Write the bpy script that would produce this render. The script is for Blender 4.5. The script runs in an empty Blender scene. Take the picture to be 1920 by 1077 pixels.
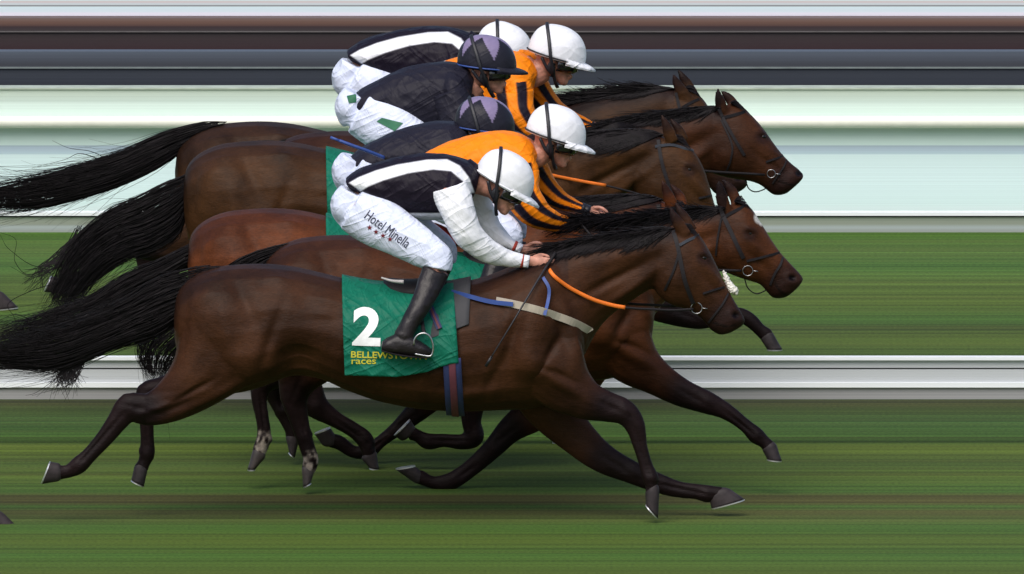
import bpy, bmesh, math, random
import numpy as np
from mathutils import Vector, noise
from mathutils.bvhtree import BVHTree
R = math.radians
random.seed(7); np.random.seed(7)
sc = bpy.context.scene
COL = sc.collection

# ------------------------------------------------------------ camera, sky, sun
S = 400.0            # pixels of the photograph per metre at the nearest horse
D = 120.0            # distance of the judge's camera
TH = R(6.0)
FW = np.array([0, math.cos(TH), -math.sin(TH)]); UP = np.array([0, math.sin(TH), math.cos(TH)]); RT = np.array([1., 0, 0])
ZC = 0.0
def W(px, py, Y):
    """point of the place seen at (px, py) of the photograph, on the vertical plane at depth Y"""
    px = np.asarray(px, float); py = np.asarray(py, float); Y = np.asarray(Y, float)
    px, py, Y = np.broadcast_arrays(px, py, Y)
    a = (px-960)/S/D; b = (538.5-py)/S/D
    d = FW + a[..., None]*RT + b[..., None]*UP
    t = (Y + D*math.cos(TH))/d[..., 1]
    C = np.array([0, -D*math.cos(TH), ZC + D*math.sin(TH)])
    return C + t[..., None]*d
ZC = -float(W(960, 974, 0)[2])
CAM = np.array([0, -D*math.cos(TH), ZC + D*math.sin(TH)])
def PX(co):
    v = co - CAM; f = v@FW
    return (v@RT)/f*D*S + 960, 538.5 - (v@UP)/f*D*S
cam = bpy.data.objects.new('camera', bpy.data.cameras.new('camera')); COL.objects.link(cam)
cam.location = CAM; cam.rotation_euler = (R(90)-TH, 0, 0)
cam.data.lens = 36*D*S/1920; cam.data.sensor_width = 36; cam.data.clip_start = 1; cam.data.clip_end = 3000
sc.camera = cam
wd = bpy.data.worlds.new('World'); sc.world = wd; wd.use_nodes = True
nt = wd.node_tree; bg = nt.nodes['Background']
sky = nt.nodes.new('ShaderNodeTexSky'); sky.sky_type = 'NISHITA'; sky.sun_disc = False
SE, SR = R(52), R(200)
sky.sun_elevation = SE; sky.sun_rotation = SR; sky.air_density = 1.0; sky.dust_density = 3.0; sky.ozone_density = 1.0
nt.links.new(sky.outputs[0], bg.inputs[0]); bg.inputs[1].default_value = 0.10
sun = bpy.data.objects.new('sun', bpy.data.lights.new('sun', 'SUN')); COL.objects.link(sun)
sun.data.energy = 1.75; sun.data.angle = R(50); sun.data.color = (1, .96, .9)
sdir = Vector((math.sin(SR)*math.cos(SE), math.cos(SR)*math.cos(SE), math.sin(SE)))
sun.rotation_euler = sdir.to_track_quat('Z', 'Y').to_euler()
sc.view_settings.view_transform = 'Standard'; sc.view_settings.look = 'None'
sc.view_settings.exposure = 0.5; sc.view_settings.gamma = 1

# ------------------------------------------------------------ materials
def newmat(name):
    m = bpy.data.materials.new(name); m.use_nodes = True
    return m, m.node_tree, m.node_tree.nodes['Principled BSDF']
def N(nt, t, **kw):
    n = nt.nodes.new(t)
    for k, v in kw.items():
        if k.startswith('i_'): n.inputs[k[2:].replace('_', ' ')].default_value = v
        else: setattr(n, k, v)
    return n
def L(nt, a, b): nt.links.new(a, b)
def noisy(nt, scale, stretch=(1, 1, 1), detail=4, coord='Object', rough=.55):
    tc = N(nt, 'ShaderNodeTexCoord'); mp = N(nt, 'ShaderNodeMapping'); mp.inputs['Scale'].default_value = stretch
    L(nt, tc.outputs[coord], mp.inputs[0])
    n = N(nt, 'ShaderNodeTexNoise'); n.inputs['Scale'].default_value = scale; n.inputs['Detail'].default_value = detail
    n.inputs['Roughness'].default_value = rough
    L(nt, mp.outputs[0], n.inputs[0]); return n
def mulcol(nt, colsock, facsock, lo, hi):
    mr = N(nt, 'ShaderNodeMapRange'); mr.inputs[1].default_value = .35; mr.inputs[2].default_value = .65
    mr.inputs[3].default_value = lo; mr.inputs[4].default_value = hi
    L(nt, facsock, mr.inputs[0])
    vm = N(nt, 'ShaderNodeVectorMath', operation='SCALE')
    L(nt, colsock, vm.inputs[0]); L(nt, mr.outputs[0], vm.inputs['Scale']); return vm.outputs[0]
def mat(name, col, rough=.6, metal=0, var=.12, scale=12, stretch=(1, 1, 1), bump=0, bscale=60, bstretch=(1, 1, 1), bdist=.004, sheen=0, spec=.5, attr=False, coat=0):
    m, nt, b = newmat(name)
    if attr:
        a = N(nt, 'ShaderNodeAttribute', attribute_name='Col'); cs = a.outputs['Color']
    else:
        a = N(nt, 'ShaderNodeRGB'); a.outputs[0].default_value = (*col, 1); cs = a.outputs[0]
    n = noisy(nt, scale, stretch)
    L(nt, mulcol(nt, cs, n.outputs[0], 1-var, 1+var), b.inputs['Base Color'])
    b.inputs['Roughness'].default_value = rough; b.inputs['Metallic'].default_value = metal
    b.inputs['Specular IOR Level'].default_value = spec; b.inputs['Sheen Weight'].default_value = sheen
    b.inputs['Coat Weight'].default_value = coat
    if bump:
        n2 = noisy(nt, bscale, bstretch, 6)
        bp = N(nt, 'ShaderNodeBump'); bp.inputs['Strength'].default_value = bump; bp.inputs['Distance'].default_value = bdist
        L(nt, n2.outputs[0], bp.inputs['Height']); L(nt, bp.outputs[0], b.inputs['Normal'])
    return m
def fabric(name, col=(.8, .8, .8), attr=False, strong=.6, var=.05, rough=.5):
    """thin silk: directional creases at two scales"""
    m, nt, b = newmat(name)
    if attr:
        a = N(nt, 'ShaderNodeAttribute', attribute_name='Col'); cs = a.outputs['Color']
    else:
        a = N(nt, 'ShaderNodeRGB'); a.outputs[0].default_value = (*col, 1); cs = a.outputs[0]
    n = noisy(nt, 30); L(nt, mulcol(nt, cs, n.outputs[0], 1-var, 1+var), b.inputs['Base Color'])
    b.inputs['Roughness'].default_value = rough; b.inputs['Specular IOR Level'].default_value = .14
    tc = N(nt, 'ShaderNodeTexCoord'); last = None
    # long tension folds and short sharp creases: thin ridges of stretched noise
    for sc_, rot, st, pw, ds, dist in ((3.6, -38, (.45, 1, 2.8), 3, .5, .022), (6, 28, (.4, 1, 2.6), 4, .8, .010), (11, -60, (.5, 1, 2.4), 5, 1.0, .003)):
        mp = N(nt, 'ShaderNodeMapping', vector_type='POINT'); mp.inputs['Rotation'].default_value = (0, R(rot), 0); mp.inputs['Scale'].default_value = (1, 1, 1)
        mp2 = N(nt, 'ShaderNodeMapping'); mp2.inputs['Scale'].default_value = st
        L(nt, tc.outputs['Object'], mp.inputs[0]); L(nt, mp.outputs[0], mp2.inputs[0])
        n1 = N(nt, 'ShaderNodeTexNoise'); n1.inputs['Scale'].default_value = sc_; n1.inputs['Detail'].default_value = 1.5; n1.inputs['Distortion'].default_value = ds
        L(nt, mp2.outputs[0], n1.inputs[0])
        a1 = N(nt, 'ShaderNodeMath', operation='SUBTRACT'); a1.inputs[1].default_value = .5; L(nt, n1.outputs[0], a1.inputs[0])
        a2 = N(nt, 'ShaderNodeMath', operation='ABSOLUTE'); L(nt, a1.outputs[0], a2.inputs[0])
        a3 = N(nt, 'ShaderNodeMath', operation='MULTIPLY_ADD'); a3.inputs[1].default_value = -2.4; a3.inputs[2].default_value = 1; L(nt, a2.outputs[0], a3.inputs[0])
        a4 = N(nt, 'ShaderNodeMath', operation='POWER'); a4.inputs[1].default_value = pw; L(nt, a3.outputs[0], a4.inputs[0])
        bp = N(nt, 'ShaderNodeBump'); bp.inputs['Strength'].default_value = strong; bp.inputs['Distance'].default_value = dist
        L(nt, a4.outputs[0], bp.inputs['Height'])
        if last: L(nt, last, bp.inputs['Normal'])
        last = bp.outputs[0]
    L(nt, last, b.inputs['Normal'])
    return m
M = {}
def coat():
    m, nt, b = newmat('horse_coat')
    a = N(nt, 'ShaderNodeAttribute', attribute_name='Col')
    n = noisy(nt, 5, (1, 1, 1), 5); c1 = mulcol(nt, a.outputs['Color'], n.outputs[0], .62, 1.30)
    n2 = noisy(nt, 120, (.5, 1, 2.2), 3); c2 = mulcol(nt, c1, n2.outputs[0], .82, 1.18)
    L(nt, c2, b.inputs['Base Color'])
    b.inputs['Roughness'].default_value = .5; b.inputs['Specular IOR Level'].default_value = .12
    n3 = noisy(nt, 14, (1, 1, 2.0), 5)
    bp = N(nt, 'ShaderNodeBump'); bp.inputs['Strength'].default_value = .22; bp.inputs['Distance'].default_value = .02
    L(nt, n3.outputs[0], bp.inputs['Height'])
    n4 = noisy(nt, 130, (.35, 1, 2.4), 4)
    bp2 = N(nt, 'ShaderNodeBump'); bp2.inputs['Strength'].default_value = .35; bp2.inputs['Distance'].default_value = .004
    L(nt, n4.outputs[0], bp2.inputs['Height']); L(nt, bp.outputs[0], bp2.inputs['Normal'])
    L(nt, bp2.outputs[0], b.inputs['Normal'])
    return m
M['coat'] = coat()
M['hair'] = mat('black_hair', (.0075, .0055, .007), .6, var=.5, scale=30, spec=.18)
M['hoof'] = mat('hoof_horn', (.030, .023, .025), .55, spec=.25, var=.3, scale=20, bump=.3)
M['hoofw'] = mat('pale_hoof_horn', (.045, .034, .032), .5, var=.3, scale=20, bump=.3)
M['alu'] = mat('worn_aluminium', (.6, .6, .62), .35, metal=.8)
M['eye'] = mat('eye', (.004, .003, .003), .25, spec=.4)
M['skin'] = mat('skin', (.50, .23, .165), .5, var=.3, scale=35, bump=.15, bscale=80)
M['white'] = fabric('white_silk', (.80, .81, .86))
M['breech'] = fabric('white_breeches', (.68, .73, .90), strong=.45)
M['navy'] = fabric('dark_navy_silk', (.018, .018, .028), strong=.5)
M['attr'] = fabric('patterned_silk', attr=True, strong=.38)
M['cap'] = fabric('cap_silk', attr=True, strong=.12, rough=.35)
M['boot'] = mat('black_leather', (.012, .009, .011), .4, spec=.35, var=.3, bump=.5, bscale=25, bdist=.01)
M['leather'] = mat('dark_leather', (.012, .010, .012), .6, spec=.2)
M['greyleather'] = mat('grey_leather', (.05, .055, .07), .6, spec=.2)
M['band'] = mat('black_band', (.012, .012, .018), .5)
M['bluestrap'] = mat('blue_strap', (.03, .07, .27), .5)
M['cream'] = mat('cream_webbing', (.42, .37, .30), .7)
M['orange_r'] = mat('orange_rubber', (.78, .17, .012), .6, bump=.6, bscale=260, bdist=.002)
M['red'] = mat('red_leather', (.45, .03, .02), .25)
M['cloth'] = fabric('green_cloth', (.006, .135, .084), strong=.5)
M['greypad'] = mat('grey_pad', (.045, .045, .05), .8)
M['num'] = mat('white_print', (.82, .84, .84), .6)
M['yel'] = mat('yellow_print', (.55, .50, .03), .6)
M['ink'] = mat('dark_ink', (.02, .02, .05), .6)
M['redink'] = mat('maroon_ink', (.16, .01, .02), .6)
M['lens'] = mat('goggle_lens', (.01, .01, .012), .12, spec=.8)
M['girth'] = mat('girth_web', (.02, .03, .11), .7)
M['girthr'] = mat('girth_red', (.13, .03, .05), .7)
M['fluff'] = mat('white_fleece', (.75, .72, .66), .9, bump=.8, bscale=90)
M['cuffr'] = mat('red_cuff', (.45, .05, .03), .7)
M['steel'] = mat('steel', (.45, .45, .47), .3, metal=1, var=.05)

def streaked(name, ramp, sy, axis='z', rough=.6, x=.03, amp=.12, bump=0, spec=.3):
    """surface of long sections: tone changes across it, hardly along it. ramp: colour stops over 0..1 of world metres sy=(lo,hi)"""
    m, nt, b = newmat(name)
    tc = N(nt, 'ShaderNodeTexCoord'); sp = N(nt, 'ShaderNodeSeparateXYZ'); L(nt, tc.outputs['Object'], sp.inputs[0])
    mr = N(nt, 'ShaderNodeMapRange'); mr.inputs[1].default_value = sy[0]; mr.inputs[2].default_value = sy[1]
    L(nt, sp.outputs[2 if axis == 'z' else 1], mr.inputs[0])
    cr = N(nt, 'ShaderNodeValToRGB'); L(nt, mr.outputs[0], cr.inputs[0])
    el = cr.color_ramp.elements
    while len(el) < len(ramp): el.new(.5)
    for e, (p, c) in zip(el, ramp): e.position = p; e.color = (*c, 1)
    st = (x, 1, 95) if axis == 'z' else (x, 9, 1)
    n = noisy(nt, 1.3, st, 6, rough=.65)
    c = mulcol(nt, cr.outputs[0], n.outputs[0], 1-amp, 1+amp)
    L(nt, c, b.inputs['Base Color'])
    b.inputs['Roughness'].default_value = rough; b.inputs['Specular IOR Level'].default_value = spec
    return m

# ------------------------------------------------------------ mesh helpers
def cat(P, sub=5):
    """Catmull-Rom through the rows of P"""
    P = np.asarray(P, float); n = len(P)
    E = np.vstack([2*P[0]-P[1], P, 2*P[-1]-P[-2]]); out = []
    for i in range(n-1):
        p0, p1, p2, p3 = E[i:i+4]
        for k in range(sub):
            t = k/sub
            out.append(.5*((2*p1)+(-p0+p2)*t+(2*p0-5*p1+4*p2-p3)*t*t+(-p0+3*p1-3*p2+p3)*t**3))
    out.append(P[-1]); return np.array(out)
class MB:
    def __init__(s): s.v = []; s.f = []; s.n = 0; s.mi = []
    def add(s, v, f, mi=0):
        s.v.append(np.asarray(v, float)); s.f += [tuple(int(i)+s.n for i in q) for q in f]; s.mi += [mi]*len(f); s.n += len(v)
    def rings(s, Rg, close=True, caps=True, mi=0):
        Rg = np.asarray(Rg); n, k = Rg.shape[:2]; f = []
        for i in range(n-1):
            for j in range(k if close else k-1):
                a = i*k+j; b = i*k+(j+1) % k; f.append((a, b, b+k, a+k))
        v = Rg.reshape(-1, 3)
        if caps:
            v = np.vstack([v, Rg[0].mean(0), Rg[-1].mean(0)]); c0, c1 = n*k, n*k+1
            for j in range(k):
                f.append((c0, (j+1) % k, j)); f.append((c1, (n-1)*k+j, (n-1)*k+(j+1) % k))
        s.add(v, f, mi)
    def build(s, name, m, parent=None, smooth=True):
        me = bpy.data.meshes.new(name); V = np.vstack(s.v)
        loc = np.array(parent['_o']) if parent is not None else np.zeros(3)
        me.from_pydata((V-loc).tolist(), [], s.f)
        for q in (m if isinstance(m, (list, tuple)) else [m]): me.materials.append(q)
        me.polygons.foreach_set('material_index', s.mi)
        me.polygons.foreach_set('use_smooth', [smooth]*len(me.polygons)); me.update()
        bm = bmesh.new(); bm.from_mesh(me); bmesh.ops.recalc_face_normals(bm, faces=bm.faces); bm.to_mesh(me); bm.free()
        o = bpy.data.objects.new(name, me); COL.objects.link(o)
        if parent is not None: o.parent = parent
        o['_o'] = loc.tolist(); return o
def loft(mb, pairs, Y, sub=5, k=20, e=1.0, caps=True):
    """pairs: (tx,ty,bx,by,hw,yo): outline points of a section in the photograph and its half width"""
    A = cat([tuple(p)+(0,)*(6-len(p)) for p in pairs], sub)
    al = np.arange(k)/k*2*math.pi; ca = np.cos(al); sa = np.sin(al)
    ca = np.sign(ca)*np.abs(ca)**e; sa = np.sign(sa)*np.abs(sa)**e
    c = (A[:, :2]+A[:, 2:4])/2; h = (A[:, :2]-A[:, 2:4])/2
    px = c[:, None, 0]+h[:, None, 0]*ca; py = c[:, None, 1]+h[:, None, 1]*ca
    Yc = Y+A[:, 5]
    P = W(px, py, np.repeat(Yc[:, None], k, 1))
    P[..., 1] += np.maximum(A[:, 4], .002)[:, None]*sa
    mb.rings(P, caps=caps)
def limb(mb, path, Y, sub=5, k=16, caps=True):
    """path: (cx,cy,r[,hw[,yo]])"""
    rows = [(p[0], p[1], p[2], (p[3] if len(p) > 3 and p[3] else p[2]/S*.85), (p[4] if len(p) > 4 else 0)) for p in path]
    A = cat(rows, sub); T = np.gradient(A[:, :2], axis=0); T /= np.linalg.norm(T, axis=1)[:, None]+1e-9
    n = np.stack([T[:, 1], -T[:, 0]], 1)
    al = np.arange(k)/k*2*math.pi; ca = np.cos(al); sa = np.sin(al)
    px = A[:, None, 0]+n[:, None, 0]*A[:, None, 2]*ca; py = A[:, None, 1]+n[:, None, 1]*A[:, None, 2]*ca
    P = W(px, py, np.repeat((Y+A[:, 4])[:, None], k, 1)); P[..., 1] += A[:, 3][:, None]*sa
    mb.rings(P, caps=caps)
def tube3(mb, pts, r, k=8, mi=0, caps=True, flat=None):
    """tube through world points"""
    P = np.asarray(pts, float); n = len(P); r = np.broadcast_to(np.asarray(r, float), (n,))
    T = np.gradient(P, axis=0); T /= np.linalg.norm(T, axis=1)[:, None]+1e-9
    up = np.array([0, 1., 0]); Rg = []
    for i in range(n):
        a = np.cross(T[i], up); 
        if np.linalg.norm(a) < .1: a = np.cross(T[i], [0, 0, 1.])
        a /= np.linalg.norm(a); b = np.cross(T[i], a)
        al = np.arange(k)/k*2*math.pi
        Rg.append(P[i]+r[i]*(np.cos(al)[:, None]*a+np.sin(al)[:, None]*b*(flat or 1)))
    mb.rings(np.array(Rg), caps=caps, mi=mi)
def remesh(mb, name, m, parent, voxel=.012, smooth=3, fac=.5):
    o = mb.build('tmp', m, None)
    r = o.modifiers.new('r', 'REMESH'); r.mode = 'VOXEL'; r.voxel_size = voxel
    if smooth: s = o.modifiers.new('s', 'SMOOTH'); s.factor = fac; s.iterations = smooth
    dg = bpy.context.evaluated_depsgraph_get(); me = bpy.data.meshes.new_from_object(o.evaluated_get(dg))
    bpy.data.objects.remove(o); me.name = name
    me.materials.clear(); me.materials.append(m)
    me.polygons.foreach_set('use_smooth', [True]*len(me.polygons))
    ob = bpy.data.objects.new(name, me); COL.objects.link(ob)
    loc = np.array(parent['_o']); V = getco(me)-loc; setco(me, V)
    ob.parent = parent; ob['_o'] = loc.tolist(); return ob
def getco(me):
    a = np.empty(len(me.vertices)*3); me.vertices.foreach_get('co', a); return a.reshape(-1, 3)
def setco(me, V): me.vertices.foreach_set('co', np.asarray(V).ravel()); me.update()
def getno(me):
    a = np.empty(len(me.vertices)*3); me.vertex_normals.foreach_get('vector', a); return a.reshape(-1, 3)
def wco(o): return getco(o.data)+np.array(o['_o'])
def setcol(o, C):
    C = np.asarray(C)
    a = o.data.color_attributes.new('Col', 'FLOAT_COLOR', 'POINT')
    a.data.foreach_set('color', np.hstack([C, np.ones((len(C), 1))]).ravel())
def bvh(o):
    V = wco(o); return BVHTree.FromPolygons([tuple(v) for v in V], [tuple(p.vertices) for p in o.data.polygons])
def bumps(o, B, fine=.0):
    """muscle forms: gaussian swellings in the side elevation, along the normals"""
    V = wco(o); n = getno(o.data); x, y = PX(V); d = np.zeros(len(V))
    for (cx, cy, sx, sy, ang, amp) in B:
        a = R(ang); u = (x-cx)*math.cos(a)+(y-cy)*math.sin(a); v = -(x-cx)*math.sin(a)+(y-cy)*math.cos(a)
        d += amp*np.exp(-(u/sx)**2-(v/sy)**2)
    d *= np.clip(np.abs(n[:, 1])*1.3, 0, 1)
    if fine: d += np.array([noise.fractal(Vector(p*9), .9, 2, 3) for p in V])*fine
    setco(o.data, getco(o.data)+n*d[:, None])
def cast(tree, px, py, off=.004, default=None):
    p = W(px, py, 0.0); d = Vector(p-CAM).normalized()
    h = tree.ray_cast(Vector(CAM), d)
    if h[0] is None: return None
    return np.array(h[0])-np.array(d)*off
def strip(mb, tree, path, w, Y, off=.006, th=.003, both=True, mi=0, sub=5, k=6):
    """strap of width w px lying on the surface that tree describes; px path"""
    A = cat(path, sub); pts = []
    last = None
    for p in A:
        q = cast(tree, p[0], p[1], off)
        if q is None: continue
        if last is not None and abs(q[1]-last[1]) > .12: continue
        last = q; pts.append(q)
    if len(pts) < 3: return
    P = np.array(pts)
    if len(P) > 4:
        for _ in range(2): P[1:-1, 1] = .25*P[:-2, 1]+.5*P[1:-1, 1]+.25*P[2:, 1]
    T = np.gradient(P, axis=0); T /= np.linalg.norm(T, axis=1)[:, None]+1e-9
    for mir in ((0, 1) if both else (0,)):
        Rg = []
        for p, t in zip(P, T):
            a = np.cross(t, [0, 1., 0]); a /= np.linalg.norm(a)+1e-9
            q = p.copy(); 
            h = w/S/2
            ring = np.array([q+a*h+np.array([0, -th, 0]), q-a*h+np.array([0, -th, 0]), q-a*h+np.array([0, th*2, 0]), q+a*h+np.array([0, th*2, 0])])
            if mir: ring[:, 1] = 2*Y-ring[:, 1]
            Rg.append(ring)
        mb.rings(np.array(Rg), mi=mi)
def empty(name, loc, label, catg, group=None):
    o = bpy.data.objects.new(name, None); COL.objects.link(o); o.location = loc; o.empty_display_size = .2
    o['label'] = label; o['category'] = catg; o['_o'] = list(map(float, loc))
    if group: o['group'] = group
    return o
def tag(o, label=None, catg=None, group=None, kind=None):
    for k, v in (('label', label), ('category', catg), ('group', group), ('kind', kind)):
        if v: o[k] = v
    return o
def sstep(x, a, b):
    t = np.clip((x-a)/(b-a), 0, 1); return t*t*(3-2*t)
def inpoly(x, y, poly):
    r = np.zeros(len(x), bool); n = len(poly); j = n-1
    for i in range(n):
        xi, yi = poly[i]; xj, yj = poly[j]
        c = ((yi > y) != (yj > y)) & (x < (xj-xi)*(y-yi)/(yj-yi+1e-12)+xi); r ^= c; j = i
    return r
def soft(x, y, poly, w=1.6):
    P = np.array(poly, float); Q = np.roll(P, -1, 0); d = np.full(len(x), 1e9)
    for a, b in zip(P, Q):
        ab = b-a; t = np.clip(((x-a[0])*ab[0]+(y-a[1])*ab[1])/(ab@ab+1e-9), 0, 1); d = np.minimum(d, np.hypot(x-a[0]-t*ab[0], y-a[1]-t*ab[1]))
    return sstep(np.where(inpoly(x, y, poly), d, -d), -w, w)
def boxm(mb, x0, x1, y0, y1, z0, z1, bev=0, mi=0):
    v = [(x, y, z) for x in (x0, x1) for y in (y0, y1) for z in (z0, z1)]
    mb.add(v, [(0, 1, 3, 2), (4, 6, 7, 5), (0, 4, 5, 1), (2, 3, 7, 6), (0, 2, 6, 4), (1, 5, 7, 3)], mi)

# ------------------------------------------------------------ ground
def gy(py): # depth of the ground seen at py
    a = W(960, py, 0.); b = W(960, py, 1.); return float(a[2]/(a[2]-b[2]))
def ground():
    m, nt, b = newmat('streaked_turf')
    tc = N(nt, 'ShaderNodeTexCoord'); sp = N(nt, 'ShaderNodeSeparateXYZ'); L(nt, tc.outputs['Object'], sp.inputs[0])
    Y0, Y1 = gy(1080), gy(430)
    mr = N(nt, 'ShaderNodeMapRange'); mr.inputs[1].default_value = Y0; mr.inputs[2].default_value = Y1
    L(nt, sp.outputs[1], mr.inputs[0])
    cr = N(nt, 'ShaderNodeValToRGB'); L(nt, mr.outputs[0], cr.inputs[0]); el = cr.color_ramp.elements
    ol = (.072, .110, .017); gr = (.054, .115, .019); dk = (.046, .070, .014); br = (.068, .068, .019); lt = (.086, .125, .016)
    stops = [(1077, ol), (1040, gr), (1015, ol), (990, gr), (960, (.075, .078, .022)), (950, gr), (944, br), (930, br), (922, gr), (893, ol), (870, (.058, .095, .018)), (840, lt), (815, gr), (790, (.042, .085, .018)),
             (770, dk), (752, (.05, .052, .018)), (745, (.052, .10, .02)), (690, (.055, .105, .022)), (640, ol), (616, dk), (600, gr), (570, ol), (530, (.078, .125, .022)), (500, (.056, .125, .022)), (470, (.072, .125, .024)), (436, (.050, .118, .014))]
    while len(el) < len(stops): el.new(.5)
    for e, (py, c) in zip(el, stops):
        e.position = min(1, max(0, (gy(py)-Y0)/(Y1-Y0))); e.color = (*c, 1)
    c = cr.outputs[0]
    for st_, dt, lo_, hi_ in (((.02, 2.2, 1), 3, .87, 1.13), ((.03, 6, 1), 2, .84, 1.16), ((.05, 12, 1), 1, .84, 1.16)):
        n = noisy(nt, 1.0, st_, dt, rough=.7); c = mulcol(nt, c, n.outputs[0], lo_, hi_)
    nb = noisy(nt, 1.0, (.02, 5, 3), 3, rough=.7); mrb = N(nt, 'ShaderNodeMapRange'); mrb.inputs[1].default_value = .50; mrb.inputs[2].default_value = .66; mrb.inputs[4].default_value = .55
    L(nt, nb.outputs[0], mrb.inputs[0]); mrb.inputs[4].default_value = .32; mx = N(nt, 'ShaderNodeMix', data_type='RGBA'); L(nt, mrb.outputs[0], mx.inputs[0]); L(nt, c, mx.inputs[6]); mx.inputs[7].default_value = (.088, .082, .022, 1); c = mx.outputs[2]
    n3 = noisy(nt, 60, (1.0, .5, 1), 3); c = mulcol(nt, c, n3.outputs[0], .82, 1.18)
    L(nt, c, b.inputs['Base Color']); b.inputs['Roughness'].default_value = .85; b.inputs['Specular IOR Level'].default_value = .15
    mb = MB(); mb.add([(-500, -160, 0), (500, -160, 0), (500, 900, 0), (-500, 900, 0)], [(0, 1, 2, 3)])
    o = mb.build('ground', m, None, False); o['kind'] = 'structure'
ground()

# ------------------------------------------------------------ rails and barriers (all run the length of the track)
XL = 60
def zz(py, Y): return float(W(960, py, Y)[2])
def plankset(name, loc_y, label, catg, parts, group=None):
    e = empty(name, (0, loc_y, 0), label, catg, group)
    for pn, m, rects in parts:
        mb = MB()
        for (p0, p1, ya, yb) in rects: boxm(mb, -XL, XL, loc_y+ya, loc_y+yb, zz(p1, loc_y+ya), zz(p0, loc_y+ya))
        mb.build(pn, m, e, False)
    return e
wht = streaked('rail_white', [(0, (.80, .84, .86)), (1, (.82, .86, .9))], (0, 1), amp=.04)
gryp = streaked('rail_grey', [(0, (.47, .49, .51)), (1, (.53, .57, .60))], (0, 1), amp=.08)
gryd = streaked('rail_warm_grey', [(0, (.30, .30, .31)), (1, (.33, .33, .34))], (0, 1), amp=.10)
drk = mat('rail_joint', (.05, .05, .05), .7)
e = plankset('running_rail', 3.1, 'low pale grey running rail of white edged boards between the horses and their mirrored group', 'rail', [
    ('top_board', wht, [(670, 676, -.02, .05)]), ('board', gryp, [(676, 690, 0, .04), (693, 718, 0, .04)]), ('joint', drk, [(690, 693, .008, .03)]),
    ('lip', wht, [(718, 727, -.015, .04)]), ('lower_board', gryd, [(727, 749, .0, .04)])])
for px in (-555, 1047, 2650):
    x = float(W(px, 700, 3.2)[0]); mb = MB(); tube3(mb, [(x, 3.22, -.2), (x, 3.22, zz(675, 3.2))], .03, 12); mb.build('post', gryp, e)
YB = gy(436)
plankset('kerb_board', YB, 'low grey board with a white top edge along the far side of the grass', 'kerb', [
    ('top_edge', wht, [(399, 405, -.02, .08)]), ('joint', drk, [(405, 408, .01, .06)]),
    ('board', streaked('olive_grey_board', [(0, (.30, .32, .30)), (.35, (.36, .41, .42)), (.55, (.28, .31, .26)), (1, (.36, .40, .33))], (zz(436, YB), zz(408, YB)), amp=.1), [(408, 440, 0, .06)])])
def wall(name, label, catg, Y, p0, p1, ramp, extra=(), th=.12, amp=.06, rough=.6):
    z1, z0 = zz(p0, Y), zz(p1, Y)
    st = sorted(((zz(p, Y)-z0)/(z1-z0), c) for p, c in ramp)
    m = streaked(name+'_surface', st, (z0, z1), amp=amp, rough=rough)
    e = empty(name, (0, Y, 0), label, catg); mb = MB(); boxm(mb, -XL, XL, Y, Y+th, 0 if z0 < .6 else 0, z1); mb.build('panel', m, e, False)
    for pn, mm, rects in extra:
        mb = MB()
        for (a, b2, ya, yb) in rects: boxm(mb, -XL, XL, Y+ya, Y+yb, zz(b2, Y+ya), zz(a, Y+ya))
        mb.build(pn, mm, e, False)
    return e
wall('pale_barrier', 'long pale mint barrier wall behind the white pipe rail', 'barrier', YB+.35, 165, 400,
     [(166, (.52, .60, .50)), (190, (.55, .66, .60)), (196, (.66, .79, .73)), (220, (.68, .83, .76)), (246, (.50, .62, .56)), (272, (.56, .70, .66)), (274, (.36, .45, .52)), (280, (.42, .52, .60)), (288, (.45, .58, .64)), (291, (.62, .77, .77)), (330, (.65, .81, .81)), (380, (.67, .84, .83)), (392, (.70, .84, .84))],
     [('cap_strip', mat('pale_cap', (.42, .48, .40), .6), [(165, 168, -.01, .13)])])
e = empty('pipe_rail', (0, YB+.2, 0), 'round cream white pipe rail in front of the pale barrier wall', 'rail')
mb = MB(); zc_ = zz(233, YB+.2); r_ = (zz(222, YB+.2)-zz(245, YB+.2))/2
al = np.arange(24)/24*2*math.pi
Rg = np.array([[(x, YB+.335-r_+r_*math.cos(a), zc_+r_*math.sin(a)) for a in al] for x in (-XL, XL)])
mb.rings(Rg); mb.build('pipe', mat('cream_white_plastic', (.82, .82, .72), .35, var=.03), e)
for px in (-620, 980, 2580):
    x = float(W(px, 300, YB+.25)[0]); mb = MB(); tube3(mb, [(x, YB+.2, -.1), (x, YB+.2, zc_)], .02, 10); mb.build('post', M['num'], e)
thin = mat('thin_ledge', (.16, .19, .19), .6); thin2 = mat('thin_brown_ledge', (.11, .10, .10), .6)
wall('slate_barrier', 'dark slate blue barrier wall above the pale one', 'barrier', YB+1.3, 97, 168,
     [(98, (.082, .100, .130)), (106, (.068, .080, .105)), (122, (.040, .044, .055)), (132, (.036, .042, .056)), (150, (.030, .036, .05)), (165, (.022, .024, .036))], [('ledge', thin, [(126, 129, -.012, 0)])], amp=.10)
wall('brown_barrier', 'dark brown barrier wall with a lighter rusty top band', 'barrier', YB+2.3, 34, 100,
     [(35, (.17, .12, .11)), (41, (.15, .085, .065)), (47, (.10, .055, .045)), (51, (.038, .024, .028)), (57, (.042, .034, .036)), (64, (.036, .028, .030)), (85, (.036, .022, .026)), (97, (.034, .014, .018))], [('ledge', thin2, [(59, 61, -.012, 0)])], amp=.12)
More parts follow.
